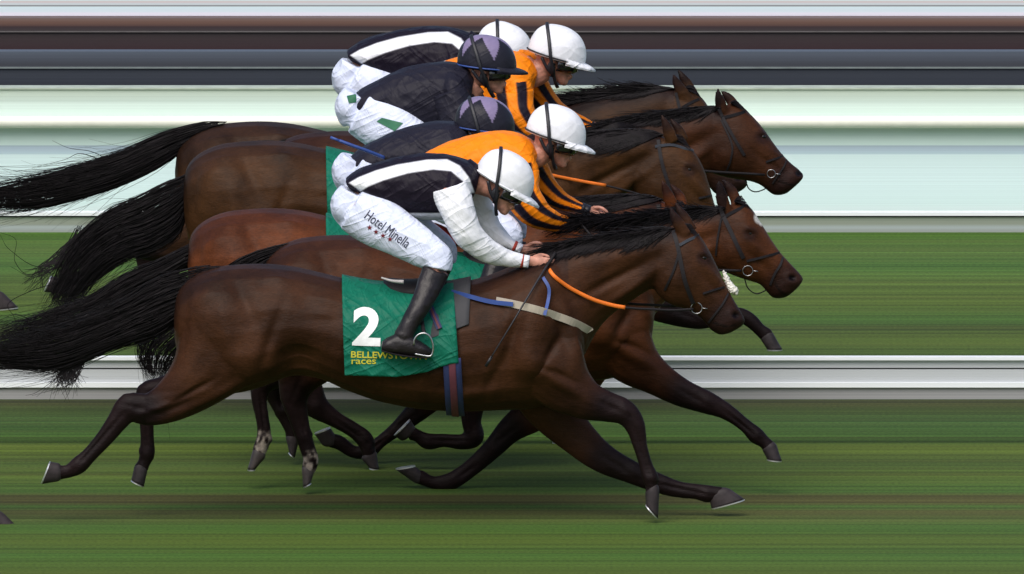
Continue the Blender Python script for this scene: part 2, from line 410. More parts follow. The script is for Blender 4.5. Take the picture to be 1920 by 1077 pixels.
wall('white_barrier', 'white barrier with thin grey lines at the top of the photo', 'barrier', YB+3.3, -60, 38,
     [(-60, (.66, .76, .8)), (2, (.66, .74, .76)), (4, (.62, .50, .48)), (6, (.62, .66, .70)), (9.5, (.6, .66, .68)), (10.5, (.20, .22, .24)), (12, (.30, .3, .3)), (13, (.66, .80, .85)), (22, (.70, .80, .86)), (25, (.82, .80, .9)), (31, (.80, .78, .88)), (34, (.5, .45, .45))], amp=.05)

# ------------------------------------------------------------ horses
TRUNK = [(326, 585, 328, 640, .05), (333, 545, 340, 690, .13), (358, 519, 365, 722, .20), (400, 502, 405, 738, .25), (450, 496, 455, 735, .275), (500, 495, 500, 722, .285), (550, 500, 548, 705, .285),
         (600, 511, 598, 710, .285), (650, 523, 650, 732, .295), (700, 532, 700, 750, .305), (750, 536, 752, 762, .31), (800, 536, 804, 769, .31), (850, 531, 856, 772, .305), (900, 521, 906, 771, .295),
         (950, 503, 956, 769, .28), (995, 482, 1002, 766, .265), (1035, 472, 1046, 754, .235), (1066, 500, 1072, 738, .20), (1092, 570, 1086, 715, .14), (1098, 610, 1092, 680, .07)]
def tr(pairs, f, g=None):
    out = []
    for p in pairs:
        a = f(p[0], p[1]); b = f(p[2], p[3]); out.append((*a, *b)+tuple(p[4:]))
    return out
def trl(path, f): return [(*f(p[0], p[1]),)+tuple(p[2:]) for p in path]
def sh(dx, dy): return lambda x, y: (x+dx, y+dy)

L1 = dict(
    neck=[(985, 486, 1020, 720, .22), (1025, 468, 1070, 705, .20), (1062, 458, 1098, 660, .165), (1100, 446, 1122, 618, .13), (1145, 437, 1150, 588, .105), (1190, 430, 1182, 566, .09), (1235, 424, 1215, 545, .082), (1262, 428, 1232, 540, .075)],
    head=[(1250, 428, 1222, 520, .075), (1285, 428, 1228, 545, .09), (1310, 440, 1243, 562, .10), (1329, 468, 1262, 573, .098), (1345, 500, 1284, 580, .08), (1360, 532, 1305, 590, .062), (1376, 562, 1321, 604, .055), (1390, 586, 1333, 619, .058), (1397, 602, 1350, 628, .045), (1391, 612, 1368, 625, .02)],
    ears=[[(1287, 442, 12, .018, -.05), (1272, 420, 12, .016, -.06), (1262, 402, 8, .012, -.065), (1257, 388, 2, .004, -.07)], [(1297, 434, 12, .018, .05), (1283, 408, 11, .016, .055), (1273, 392, 7, .012, .055), (1266, 379, 2, .004, .06)]],
    eye=(1319, 484), nostril=(1378, 592), mouth=[(1338, 606), (1360, 612), (1380, 610)],
    legs=dict(
        hn=[(420, 650, 92, .13, -.12), (370, 712, 60, .12, -.13), (320, 752, 41, .075, -.13), (278, 768, 31, .05, -.13), (243, 764, 27, .04, -.13), (222, 788, 21, .034, -.13), (196, 822, 17, .028, -.13), (168, 853, 15, .027, -.13), (147, 873, 17, .03, -.13), (128, 884, 13, .025, -.13), (112, 886, 14, .028, -.13)],
        hf=[(410, 670, 75, .10, .12), (350, 722, 40, .08, .12), (305, 732, 27, .05, .12), (274, 738, 20, .035, .12), (274, 775, 15, .03, .12), (276, 820, 13, .028, .12), (276, 850, 15, .03, .12), (270, 868, 12, .025, .12), (264, 880, 12, .025, .12)],
        fn=[(1010, 650, 75, .09, -.15), (1050, 712, 60, .09, -.15), (1095, 748, 40, .065, -.15), (1135, 762, 30, .045, -.15), (1170, 773, 25, .04, -.15), (1190, 797, 20, .036, -.15), (1200, 835, 14, .028, -.15), (1211, 872, 13, .027, -.15), (1220, 898, 16, .032, -.15), (1222, 913, 12, .026, -.15), (1223, 923, 12, .028, -.15)],
        ff=[(1000, 700, 65, .09, .13), (1035, 765, 50, .08, .13), (1078, 815, 37, .055, .13), (1128, 858, 29, .045, .13), (1185, 886, 22, .038, .13), (1236, 907, 19, .033, .13), (1272, 918, 16, .028, .13), (1305, 922, 15, .028, .13), (1326, 926, 17, .03, .13), (1345, 926, 14, .028, .13)]),
    joint=dict(hn=4, hf=3, fn=4, ff=4),
    hoof=dict(hn=((92, 866), (112, 904), (80, 908), (84, 868), -1), hf=None, fn=((1236, 922), (1211, 925), (1234, 973), (1211, 944), 1), ff=((1369, 917), (1330, 940), (1396, 936), (1338, 954), 1)),
)
# hooves: (coronet front, coronet back, toe, heel)
L1['hoof']['hn'] = ((108, 903), (110, 869), (79, 908), (95, 866))
L1['hoof']['hf'] = ((276, 884), (252, 876), (270, 912), (246, 900))
L1['hoof']['fn'] = ((1236, 921), (1210, 925), (1234, 972), (1211, 946))
L1['hoof']['ff'] = ((1368, 917), (1330, 936), (1396, 936), (1334, 953))
FX2 = lambda x, y: (x*.956+179, y-54)
L2 = dict(
    neck=[(1105, 440, 1150, 650, .22), (1135, 424, 1190, 640, .20), (1170, 412, 1215, 605, .165), (1205, 404, 1240, 575, .13), (1245, 398, 1265, 548, .105), (1290, 392, 1295, 525, .09), (1335, 386, 1330, 506, .082), (1362, 388, 1345, 500, .075)],
    head=[(1352, 386, 1332, 486, .075), (1385, 382, 1342, 502, .09), (1406, 388, 1358, 510, .10), (1425, 415, 1380, 519, .098), (1445, 447, 1405, 527, .08), (1463, 473, 1425, 534, .065), (1482, 494, 1437, 547, .058), (1498, 511, 1450, 559, .06), (1506, 523, 1472, 558, .045), (1500, 535, 1488, 547, .02)],
    ears=[[(1362, 398, 12, .018, -.05), (1354, 374, 13, .016, -.06), (1350, 352, 8, .012, -.065), (1347, 337, 2, .004, -.07)], [(1384, 388, 11, .018, .05), (1374, 362, 11, .016, .055), (1363, 346, 7, .012, .055), (1352, 336, 2, .004, .06)]],
    eye=(1406, 438), nostril=(1484, 522), mouth=[(1452, 530), (1462, 545), (1478, 556)],
    legs=dict(
        hn=[(600, 640, 85, .12, -.10), (562, 705, 44, .09, -.1), (552, 745, 27, .05, -.1), (560, 785, 19, .035, -.1), (570, 820, 16, .03, -.1), (579, 848, 15, .03, -.1), (583, 862, 15, .03, -.1), (579, 880, 12, .026, -.1)],
        hf=[(585, 620, 80, .10, .1), (530, 680, 48, .08, .1), (495, 715, 26, .045, .1), (486, 745, 16, .03, .1), (491, 780, 13, .027, .1), (495, 806, 13, .027, .1), (494, 824, 14, .03, .1), (488, 842, 12, .025, .1)],
        fn=[(1140, 610, 70, .09, -.13), (1185, 672, 52, .085, -.13), (1227, 706, 35, .06, -.13), (1277, 736, 27, .045, -.13), (1325, 755, 22, .038, -.13), (1362, 772, 16, .03, -.13), (1396, 797, 13, .027, -.13), (1418, 817, 16, .03, -.13), (1434, 830, 12, .026, -.13), (1443, 840, 12, .026, -.13)],
        ff=[(1100, 660, 60, .09, .13), (1060, 725, 50, .08, .13), (1000, 775, 36, .055, .13), (958, 805, 26, .042, .13), (925, 840, 20, .036, .13), (888, 874, 17, .03, .13), (855, 898, 17, .03, .13), (832, 907, 17, .03, .13), (808, 904, 12, .026, .13), (788, 895, 12, .026, .13)]),
    joint=dict(hn=2, hf=2, fn=4, ff=4),
    hoof=dict(hn=((566, 880), (588, 888), (568, 913), (583, 905)), hf=((474, 845), (496, 860), (464, 880), (479, 880)), fn=((1456, 835), (1430, 845), (1466, 864), (1438, 861)), ff=((775, 904), (790, 884), (742, 881), (779, 875))),
)
def M3F(x, y): return (x*.975+26, y-231)
M3H = dict(
    neck=[(990, 272, 1030, 480, .22), (1025, 258, 1065, 465, .20), (1060, 250, 1092, 440, .165), (1100, 245, 1115, 415, .13), (1140, 242, 1140, 392, .105), (1180, 241, 1165, 370, .09), (1215, 243, 1185, 355, .082), (1240, 252, 1200, 350, .075)],
    head=[(1228, 254, 1180, 335, .075), (1262, 262, 1186, 360, .09), (1296, 278, 1204, 386, .10), (1318, 312, 1232, 402, .098), (1331, 350, 1262, 412, .08), (1340, 383, 1285, 424, .062), (1350, 412, 1300, 442, .055), (1360, 436, 1312, 462, .058), (1362, 452, 1328, 470, .045), (1354, 462, 1340, 468, .02)],
    ears=[[(1262, 268, 12, .018, -.05), (1254, 248, 12, .016, -.06), (1247, 230, 8, .012, -.065), (1240, 214, 2, .004, -.07)], [(1282, 266, 10, .018, .05), (1274, 246, 10, .016, .055), (1264, 232, 6, .012, .055), (1256, 222, 2, .004, .06)]],
    eye=(1292, 318), nostril=(1346, 442), mouth=[(1310, 448), (1330, 460), (1345, 460)])
L3LEGS = dict(
    hn=[(480, 600, 85, .12, -.1), (530, 660, 60, .10, -.1), (568, 720, 36, .06, -.1), (594, 762, 24, .042, -.1), (628, 786, 16, .032, -.1), (662, 806, 15, .03, -.1), (684, 825, 17, .03, -.1), (691, 846, 13, .027, -.1)],
    hf=[(470, 600, 75, .10, .1), (505, 670, 50, .08, .1), (522, 735, 28, .045, .1), (532, 770, 18, .034, .1), (543, 795, 15, .03, .1), (548, 808, 14, .03, .1), (549, 820, 12, .027, .1)],
    fn=[(960, 590, 65, .09, -.13), (925, 680, 45, .08, -.13), (890, 745, 28, .05, -.13), (884, 790, 19, .038, -.13), (890, 820, 18, .036, -.13), (866, 829, 15, .03, -.13), (832, 826, 13, .028, -.13), (803, 828, 16, .03, -.13), (784, 818, 12, .026, -.13), (770, 812, 12, .026, -.13)],
    ff=[(940, 590, 60, .09, .13), (870, 690, 42, .07, .13), (810, 745, 27, .045, .13), (772, 780, 20, .036, .13), (742, 806, 14, .03, .13), (714, 828, 12, .028, .13), (694, 844, 14, .03, .13), (664, 848, 12, .026, .13), (636, 830, 12, .026, .13)])
L3HOOF = dict(hn=((706, 850), (679, 862), (711, 880), (692, 877)), hf=((561, 824), (536, 822), (553, 858), (542, 848)), fn=((752, 826), (779, 803), (740, 818), (770, 788)), ff=((604, 834), (634, 824), (590, 815), (620, 803)))
BUMPS = [(400, 590, 60, 75, 0, .012), (470, 680, 55, 40, -30, .014), (455, 560, 16, 70, -25, -.006), (560, 672, 35, 26, 20, -.016), (520, 522, 26, 14, 10, .009), (575, 560, 30, 25, 0, -.007),
         (960, 640, 14, 75, 12, -.010), (1005, 600, 40, 80, 15, .016), (1010, 685, 50, 32, 25, .018), (1050, 610, 12, 60, -20, -.008), (1078, 650, 22, 50, 0, .012), (1040, 560, 40, 20, -30, -.006),
         (1150, 525, 70, 9, -28, -.008), (1160, 480, 70, 16, -14, .006), (1185, 538, 55, 9, -35, .007), (880, 740, 60, 12, -5, .006), (850, 650, 10, 80, 8, -.003), (800, 650, 10, 80, 8, .003), (760, 650, 10, 80, 8, -.003), (720, 650, 10, 75, 8, .003), (680, 640, 10, 70, 8, -.003), (640, 640, 12, 60, 8, .003),
         (505, 640, 10, 60, 20, -.006), (430, 640, 14, 70, -12, .004), (385, 560, 30, 16, -50, .005), (610, 560, 60, 14, 5, .004), (640, 600, 70, 10, 0, -.003), (930, 700, 40, 10, -60, -.005), (960, 590, 22, 50, 25, .007), (1030, 660, 9, 40, 35, -.007), (1060, 725, 40, 10, 30, .006), (1045, 700, 30, 5, 25, -.005), (300, 765, 40, 7, -15, .005), (360, 735, 40, 5, -30, -.006), (340, 760, 50, 8, -22, -.007), (400, 740, 60, 12, -25, .008), (1120, 752, 40, 6, 12, -.006), (350, 600, 10, 60, 5, -.004)]
HEADB = [(-.0, 0, 16, 10, 30, .006)]
def horse(name, spec, Y, f, colr, label, tailf, mane, socks=(), group='racehorses in the finish', bf=None, sub=True, darkpts=True, blaze=None, base_x=700, vox=.0085):
    gx = W(base_x, 600, Y); root = empty('racehorse', (float(gx[0]), Y, 0), label, 'horse', group)
    mb = MB(); loft(mb, tr(TRUNK, f), Y, e=.92)
    loft(mb, spec['neck'], Y); loft(mb, spec['head'], Y, e=.9)
    for e_ in spec['ears']: limb(mb, e_, Y, k=10)
    for k, p in spec['legs'].items():
        p = list(p); q = p[-1]; p[-1] = (q[0], q[1], 14, .029, q[4]); hk_ = [np.array(v, float) for v in spec['hoof'][k]]; cc_ = (hk_[0]+hk_[1])/2+((hk_[2]+hk_[3])/2-(hk_[0]+hk_[1])/2)*.15; p.append((*cc_, np.linalg.norm(hk_[0]-hk_[1])*.43, .028, q[4])); limb(mb, p, Y)
        if k in ('hn', 'hf'):
            j = spec['joint'][k]; q0 = np.array(p[max(0, j-1)][:2], float); q1 = np.array(p[j][:2], float); q2 = np.array(p[j+1][:2], float)
            t_ = (q1-q0)/np.linalg.norm(q1-q0); u_ = (q1-q2)/np.linalg.norm(q1-q2); v_ = t_+u_; v_ /= np.linalg.norm(v_)
            limb(mb, [(*(q1-v_*4), 15, .028, q[4]), (*(q1+v_*12), 13, .022, q[4]), (*(q1+v_*p[j][2]*1.0), 7, .014, q[4])], Y, k=10)
        i = max(range(len(p)-5, len(p)-2), key=lambda j: p[j][2]); cf, cb, toe, heel = [np.array(v, float) for v in spec['hoof'][k]]
        d_ = (heel-toe)/np.linalg.norm(heel-toe); c0 = np.array(p[i][:2])   # fetlock: the ergot stands out behind
        limb(mb, [(*(c0+d_*2), 14, .026, q[4]), (*(c0+d_*10), 11, .018, q[4]), (*(c0+d_*18), 4, .008, q[4])], Y, k=10)
    # brow, jaw and nostril rims
    ex, ey = spec['eye']; nx, ny = spec['nostril']
    body = remesh(mb, 'body', M['coat'], root, vox, 4)
    B = []
    for (cx, cy, sx, sy, an, am) in BUMPS:
        c = f(cx, cy) if cx < 1110 else None
        if c is None:
            # neck muscles follow the neck's own stations
            n0 = np.array(spec['neck'][3]); n1 = np.array(spec['neck'][6]); a0 = np.array(L1['neck'][3]); a1 = np.array(L1['neck'][6])
            t = (cx-a0[0])/(a1[0]-a0[0]); top = n0[:2]+(n1[:2]-n0[:2])*t; ta = a0[:2]+(a1[:2]-a0[:2])*t
            c = (top[0]+cx-ta[0], top[1]+cy-ta[1])
        if cx == 1120 and cy == 752: continue
        B.append((c[0], c[1], sx, sy, an, am*2.6))
    hd = np.array(spec['head'])
    hc = (hd[2, :2]+hd[2, 2:4])/2; h4 = (hd[5, :2]+hd[5, 2:4])/2; ang = math.degrees(math.atan2(h4[1]-hc[1], h4[0]-hc[0]))
    jb = hd[2, :2]*.3+hd[2, 2:4]*.7
    B += [(jb[0], jb[1], 26, 26, 0, .012), (ex, ey-8, 13, 6, ang*.6, .010), (ex, ey, 6, 4, ang*.6, -.008), (ex+14, ey+26, 30, 5, ang, .007), (ex+12, ey+48, 34, 7, ang, -.008),
          (nx, ny, 12, 10, ang, .012), (nx+2, ny-1, 7, 5, ang-30, -.026), (ex+22, ey+44, 34, 9, ang, .006)]
    for k, p in spec['legs'].items():       # knee or hock bones, and the groove in front of the tendon
        j = spec['joint'][k]; q = p[j]; B.append((q[0], q[1], 13, 13, 0, .007)); fe = max(range(len(p)-4, len(p)-1), key=lambda i_: p[i_][2]); fq = p[fe]; B.append((fq[0], fq[1], 9, 9, 0, .006))
        cf, cb, toe, heel = [np.array(v, float) for v in spec['hoof'][k]]; d_ = (heel-toe)/np.linalg.norm(heel-toe)
        a_ = np.array(p[min(j+1, fe-1)][:2], float); b_ = np.array(fq[:2], float); m_ = (a_+b_)/2+d_*3; dv = b_-a_
        B.append((m_[0], m_[1], max(12, np.linalg.norm(dv)*.55), 3.2, math.degrees(math.atan2(dv[1], dv[0])), -.009))
        a_ = np.array(p[j-1][:2], float); b_ = np.array(p[j][:2], float); dv = a_-b_; m_ = (a_+b_)/2; B.append((m_[0], m_[1], 34, 5, math.degrees(math.atan2(dv[1], dv[0]))+8, -.006))
    bumps(body, B)
    for q in range(len(spec['mouth'])-1):
        pass
    V = wco(body); x, y = PX(V); n = getno(body.data)
    C = np.tile(np.array(colr), (len(V), 1))
    lo = np.array([.0100, .0048, .0055])
    def darken(w, c=lo):
        nonlocal C
        C = C*(1-w[:, None])+c*w[:, None]
    for k, p in spec['legs'].items():      # bay points: black from above the knee and hock down
        A = cat([(q[0], q[1], q[4]) for q in p], 6); j = (spec['joint'][k]-1)*6+1
        P = W(A[:, 0], A[:, 1], Y+A[:, 2]); d = np.full(len(V), 9.)
        for i in range(j, len(P)): 
            d = np.minimum(d, np.linalg.norm(V-P[i], axis=1))
        darken(1-sstep(d, .055, .15)); 
        up = np.full(len(V), 9.)
        for i in range(max(0, j-8), j): up = np.minimum(up, np.linalg.norm(V-P[i], axis=1))
        darken(.45*(1-sstep(up, .07, .2)))
        if k in socks:
            d2 = np.min([np.linalg.norm(V-P[i], axis=1) for i in range(len(P)-8, len(P))], axis=0)-np.array([noise.noise(Vector(p*30))*.022 for p in V])
            darken((1-sstep(d2, .030, .046))*sstep(np.array([noise.noise(Vector(p*38)) for p in V]), -.25, .1)*.9, np.array([.42, .36, .31]))
    mz = W(*hd[7, :2], Y); mz = (mz+W(*hd[7, 2:4], Y))/2
    darken(.8*(1-sstep(np.linalg.norm(V-mz, axis=1), .06, .17)))
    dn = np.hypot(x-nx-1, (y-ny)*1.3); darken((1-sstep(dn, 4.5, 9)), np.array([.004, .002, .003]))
    darken(.6*(1-sstep(np.hypot(x-ex, y-ey), 8, 20)))
    for e_ in spec['ears']:
        t = W(e_[2][0], e_[2][1], Y+e_[2][4]); darken(.8*(1-sstep(np.linalg.norm(V-t, axis=1), .02, .08)))
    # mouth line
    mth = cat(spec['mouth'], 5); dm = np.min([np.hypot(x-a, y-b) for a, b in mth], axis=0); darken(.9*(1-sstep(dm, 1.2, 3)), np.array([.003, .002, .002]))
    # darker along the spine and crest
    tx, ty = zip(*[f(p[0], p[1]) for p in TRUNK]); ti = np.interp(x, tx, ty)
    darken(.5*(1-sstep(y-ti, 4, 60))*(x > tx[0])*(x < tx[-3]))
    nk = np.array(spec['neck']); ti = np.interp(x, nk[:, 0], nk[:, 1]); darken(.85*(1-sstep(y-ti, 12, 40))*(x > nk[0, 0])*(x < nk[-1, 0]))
    if blaze:
        for (bx, by, br) in blaze: darken(1-sstep(np.hypot(x-bx, (y-by)*.7), br*.5, br), np.array([.62, .6, .56]))
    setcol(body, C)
    # hooves
    for k, h in spec['hoof'].items():
        yo = spec['legs'][k][-1][4]; cf, cb, toe, heel = [np.array(q, float) for q in h]
        mh = MB()
        rows = []
        for t, wd_ in ((-.3, .75), (-.05, .93), (.5, 1.05), (1, 1.15)):
            a = cf+(toe-cf)*t; b = cb+(heel-cb)*t
            if t < -.1: a, b = a*.85+b*.15, a*.15+b*.85
            rows.append((*a, *b, .033*wd_, yo))
        loft(mh, rows, Y, sub=3, e=.85)
        hm = 'hoofw' if k in socks else 'hoof'
        ho = mh.build('hoof', M[hm], root)
        ms = MB(); nrm = np.array([toe[1]-heel[1], -(toe[0]-heel[0])]); nrm /= np.linalg.norm(nrm)
        if np.dot(nrm, (toe+heel)/2-(cf+cb)/2) < 0: nrm = -nrm
        loft(ms, [(*(toe+nrm*.2), *(heel+nrm*.2), .041, yo), (*(toe+nrm*2.2), *(heel+nrm*2.2), .041, yo)], Y, sub=1, e=.8)
        ms.build('horseshoe', M['alu'], ho, False)
    tree = bvh(body)
    # eyes
    q = cast(tree, ex, ey, -.008)
    for s in (-1, 1):
        me_ = MB(); yy = q[1] if s < 0 else 2*Y-q[1]; c = np.array([q[0], yy, q[2]]); al = np.arange(12)/12*2*math.pi
        me_.rings(np.array([[c+np.array([math.cos(a)*math.sin(b)*.016, -math.cos(b)*.010*1, math.sin(a)*math.sin(b)*.012]) for a in al] for b in np.linspace(.05, 3.09, 9)]))
        me_.build('eye', M['eye'], root)
    # tail
    T = cat([r[:4] for r in tailf['st']], 6)
    mt = MB(); core = [(r[0]*.70+r[2]*.30, r[1]*.70+r[3]*.30, r[0]*.30+r[2]*.70, r[1]*.30+r[3]*.70, max(.006, min(.04, math.hypot(r[0]-r[2], r[1]-r[3])/S*.26)), 0) for r in tailf['st'][:max(4, len(tailf['st'])-4)]]
    loft(mt, core, Y, sub=5, k=14)
    ns = int(tailf.get('n', 520)*1.0); nT = len(T)
    c = (T[:, :2]+T[:, 2:])/2; h = (T[:, :2]-T[:, 2:])/2
    for i in range(ns):
        v = random.uniform(-1.02, 1.02); v2 = v*random.uniform(.9, 1.25)+random.uniform(-.3, .3); i0 = int(random.uniform(0, .6)*nT); i1 = int(min(1, random.uniform(.6, 1.25))*nT)
        if i1-i0 < 6: continue
        idx = np.linspace(i0, i1-1, 12); tt = np.linspace(0, 1, 12)
        vv = v*(1-tt)+v2*tt+np.sin(tt*random.uniform(2, 6)+random.uniform(0, 6))*.07
        px = np.interp(idx, range(nT), c[:, 0])+vv*np.interp(idx, range(nT), h[:, 0]); py = np.interp(idx, range(nT), c[:, 1])+vv*np.interp(idx, range(nT), h[:, 1])
        stray = random.random() < .36
        fl = (random.gauss(0, 26) if stray else random.gauss(0, 6))*tt**2.2+np.sin(tt*random.uniform(3, 8)+random.uniform(0, 6))*tt*(6 if stray else 1.5)
        hl = np.hypot(T[:, 0]-T[:, 2], T[:, 1]-T[:, 3]).mean(); 
        dep = math.sqrt(max(0, 1-min(1, v*v)))*.05*random.choice((-1, 1))*random.uniform(.6, 1.25)
        if stray and i1 > nT*.75:
            ext = random.uniform(0, 55)*tt**3; dx_, dy_ = c[-1]-c[-4]; dl = math.hypot(dx_, dy_); px = px+dx_/dl*ext; py = py+dy_/dl*ext
        P = W(px, py+fl, Y+dep+fl/900)
        tube3(mt, P, np.linspace(.0026, .0006, 12)*(random.uniform(.45, .9) if stray else random.uniform(.7, 1.3)), k=3, caps=False)
    for cur in tailf.get('wisps', []):
        P = cat(cur, 6); tube3(mt, W(P[:, 0], P[:, 1], Y), np.linspace(.0028, .0008, len(P)), k=3, caps=False)
    mt.build('tail', M['hair'], root)
    # mane
    mm = MB(); A = np.array(spec['neck'] if mane.get('pts') is None else mane['pts'])[:, :2]
    A = cat(A[mane.get('i0', 2):], 8) if mane.get('pts') is None else cat(A, 8)
    ln, rise, near = mane['len'], mane['rise'], mane['near']
    for i in range(mane.get('n', 600)):
        u = random.random()*(len(A)-1); k = int(u); p = A[k]*(1-(u-k))+A[min(k+1, len(A)-1)]*(u-k)
        tt = np.linspace(0, 1, 9); l = ln*random.uniform(.45, 1.15); wob = random.uniform(-.6, .8)
        dr = -rise*random.uniform(-.15, 1)+near*random.uniform(0, 1)
        stray = random.random() < .1
        if stray: dr -= random.uniform(0, 14)
        px = p[0]+2-l*tt-np.sin(tt*5+wob*6)*2; py = p[1]+1+dr*tt**1.2+np.sin(tt*random.uniform(2, 5)+wob*5)*3*tt+l*.2*tt
        yo = random.uniform(-.035, .03)-mane.get('out', 0)*min(1, max(0, (A[-1][0]-p[0])/150))*tt**.5*random.random()*1.6-.05*tt*(1 if near else .3)*random.uniform(.3, 1.2)
        P = W(px, py, Y+yo)
        for q_ in range(1, 9):   # keep the hair outside the neck
            hh = cast(tree, px[q_], py[q_], .004)
            if hh is not None and P[q_, 1] > hh[1] and abs(hh[1]-P[q_, 1]) < .2: P[q_] = hh+(0, -.004*random.random(), 0)
        tube3(mm, P, np.linspace(.0034, .0008, 9)*random.uniform(.7, 1.4), k=3, caps=False)
    ear = spec['ears'][0][0]
    for i in range(60):   # forelock
        tt = np.linspace(0, 1, 6); a = random.uniform(-1, 1); x0, y0 = hd[1, :2]; x1, y1 = hd[2, :2]+(hd[3, :2]-hd[2, :2])*random.uniform(-.6, .4)
        P = W(x0-8+(x1-x0+4)*tt, y0-4+(y1-y0)*tt-np.sin(tt*3)*4*random.random(), Y+a*.03*(1+tt)); tube3(mm, P, np.linspace(.003, .001, 6), k=3, caps=False)
    mm.build('mane', M['hair'], root)
    return root, body, tree

def ring_at(f, x0):
    """trunk section (top y, bottom y, half width) at image x"""
    P = np.array(tr(TRUNK, f)); xs = (P[:, 0]+P[:, 2])/2
    return np.interp(x0, xs, P[:, 1]), np.interp(x0, xs, P[:, 3]), np.interp(x0, xs, P[:, 4])
def drape(mb, f, Y, left, right, bottom, off=.014, wr=.006, nx=40, ny=44, topoff=5, seed=0, mi=0):
    """cloth over the back: left/right edges x(v), bottom edge y(x); both sides"""
    G = []
    for i in range(nx+1):
        u = i/nx; row = []
        for j in range(-ny, ny+1):
            s = 1 if j > 0 else -1; v = abs(j)/ny
            x = left(v)*(1-u)+right(v)*u; t, b, h = ring_at(f, x); bot = bottom(x)
            yv = (t-topoff)+(bot-(t-topoff))*v
            cy = (t+b)/2; hh = (b-t)/2+topoff; q = np.clip((cy-yv)/hh, -1, 1)
            wdt = math.sqrt(max(0, 1-q*q))*(h+off) if q > 0 else (h+off)*(1+.02*(-q))
            wdt += wr*noise.noise(Vector((x*.03+seed, yv*.012, s*3)))*min(1, v*2)*2+wr*.8*math.sin(x*.09+yv*.02+seed)*v*v
            P = W(x, yv, Y); row.append((P[0], Y+s*wdt, P[2]))
        G.append(row)
    mb.rings(np.array(G), close=False, caps=False, mi=mi)
def solid(o, t):
    m = o.modifiers.new('t', 'SOLIDIFY'); m.thickness = t; m.offset = 1
    return o
def textmesh(s, size, bold=0):
    cu = bpy.data.curves.new('t', 'FONT'); cu.body = s; cu.size = size; cu.offset = bold; cu.resolution_u = 6
    o = bpy.data.objects.new('t', cu); COL.objects.link(o); dg = bpy.context.evaluated_depsgraph_get(); dg.update()
    me = bpy.data.meshes.new_from_object(o.evaluated_get(dg)); bpy.data.objects.remove(o)
    bm = bmesh.new(); bm.from_mesh(me); bmesh.ops.triangulate(bm, faces=bm.faces)
    for _ in range(2): bmesh.ops.subdivide_edges(bm, edges=[e for e in bm.edges if e.calc_length() > size*.12], cuts=1)
    bmesh.ops.triangulate(bm, faces=bm.faces)
    v = np.array([q.co[:2] for q in bm.verts]); fc = [tuple(w.index for w in q.verts) for q in bm.faces]; bm.free(); return v, fc
def print_on(mb, v, fc, fx, tree, off=.003):
    pts = []
    for p in v:
        x, y = fx(p); q = cast(tree, x, y, off); pts.append(q if q is not None else W(x, y, 0)*np.nan)
    P = np.array(pts); ok = ~np.isnan(P[:, 0]); keep = [q for q in fc if all(ok[i] for i in q)]
    P[~ok] = P[ok][0] if ok.any() else 0
    mb.add(P, keep)
def fit(v, x0, y0, x1, y1, ang=0):
    """map a text's box onto a px box (x0,y0 lower left; width, height), rotated by ang degrees clockwise"""
    lo, hi = v.min(0), v.max(0); a = R(ang)
    def fx(p):
        u = (p[0]-lo[0])/(hi[0]-lo[0])*x1; w = (p[1]-lo[1])/(hi[1]-lo[1])*y1
        return x0+u*math.cos(a)+w*math.sin(a), y0+u*math.sin(a)-w*math.cos(a)
    return fx
def bridle(root, tree, Y, segs, bit, greys=()):
    mb = MB()
    for i, (p, w) in enumerate(segs): strip(mb, tree, p, w*.85, Y, off=.006, mi=1 if i in greys else 0)
    b = mb.build('bridle', [M['leather'], M['greyleather']], root, False)
    q = cast(tree, bit[0], bit[1], .012)
    if q is None: q = W(bit[0], bit[1], Y-.04)
    for s in (0, 1):
        c = q.copy(); mr = MB(); bit = (bit[0], bit[1], bit[2]*(.8 if not s else 1))
        if s: c[1] = 2*Y-c[1]
        al = np.linspace(0, 2*math.pi, 25); tube3(mr, [c+np.array([math.cos(a)*bit[2]/S, 0, math.sin(a)*bit[2]/S]) for a in al], .0020, k=6, caps=False)
        tube3(mr, [c+(bit[2]/S, 0, 0), c+(bit[2]/S+.025, 0, -.003)], .0022, k=6)
        mr.build('bit_ring', M['steel'], b)
    return b
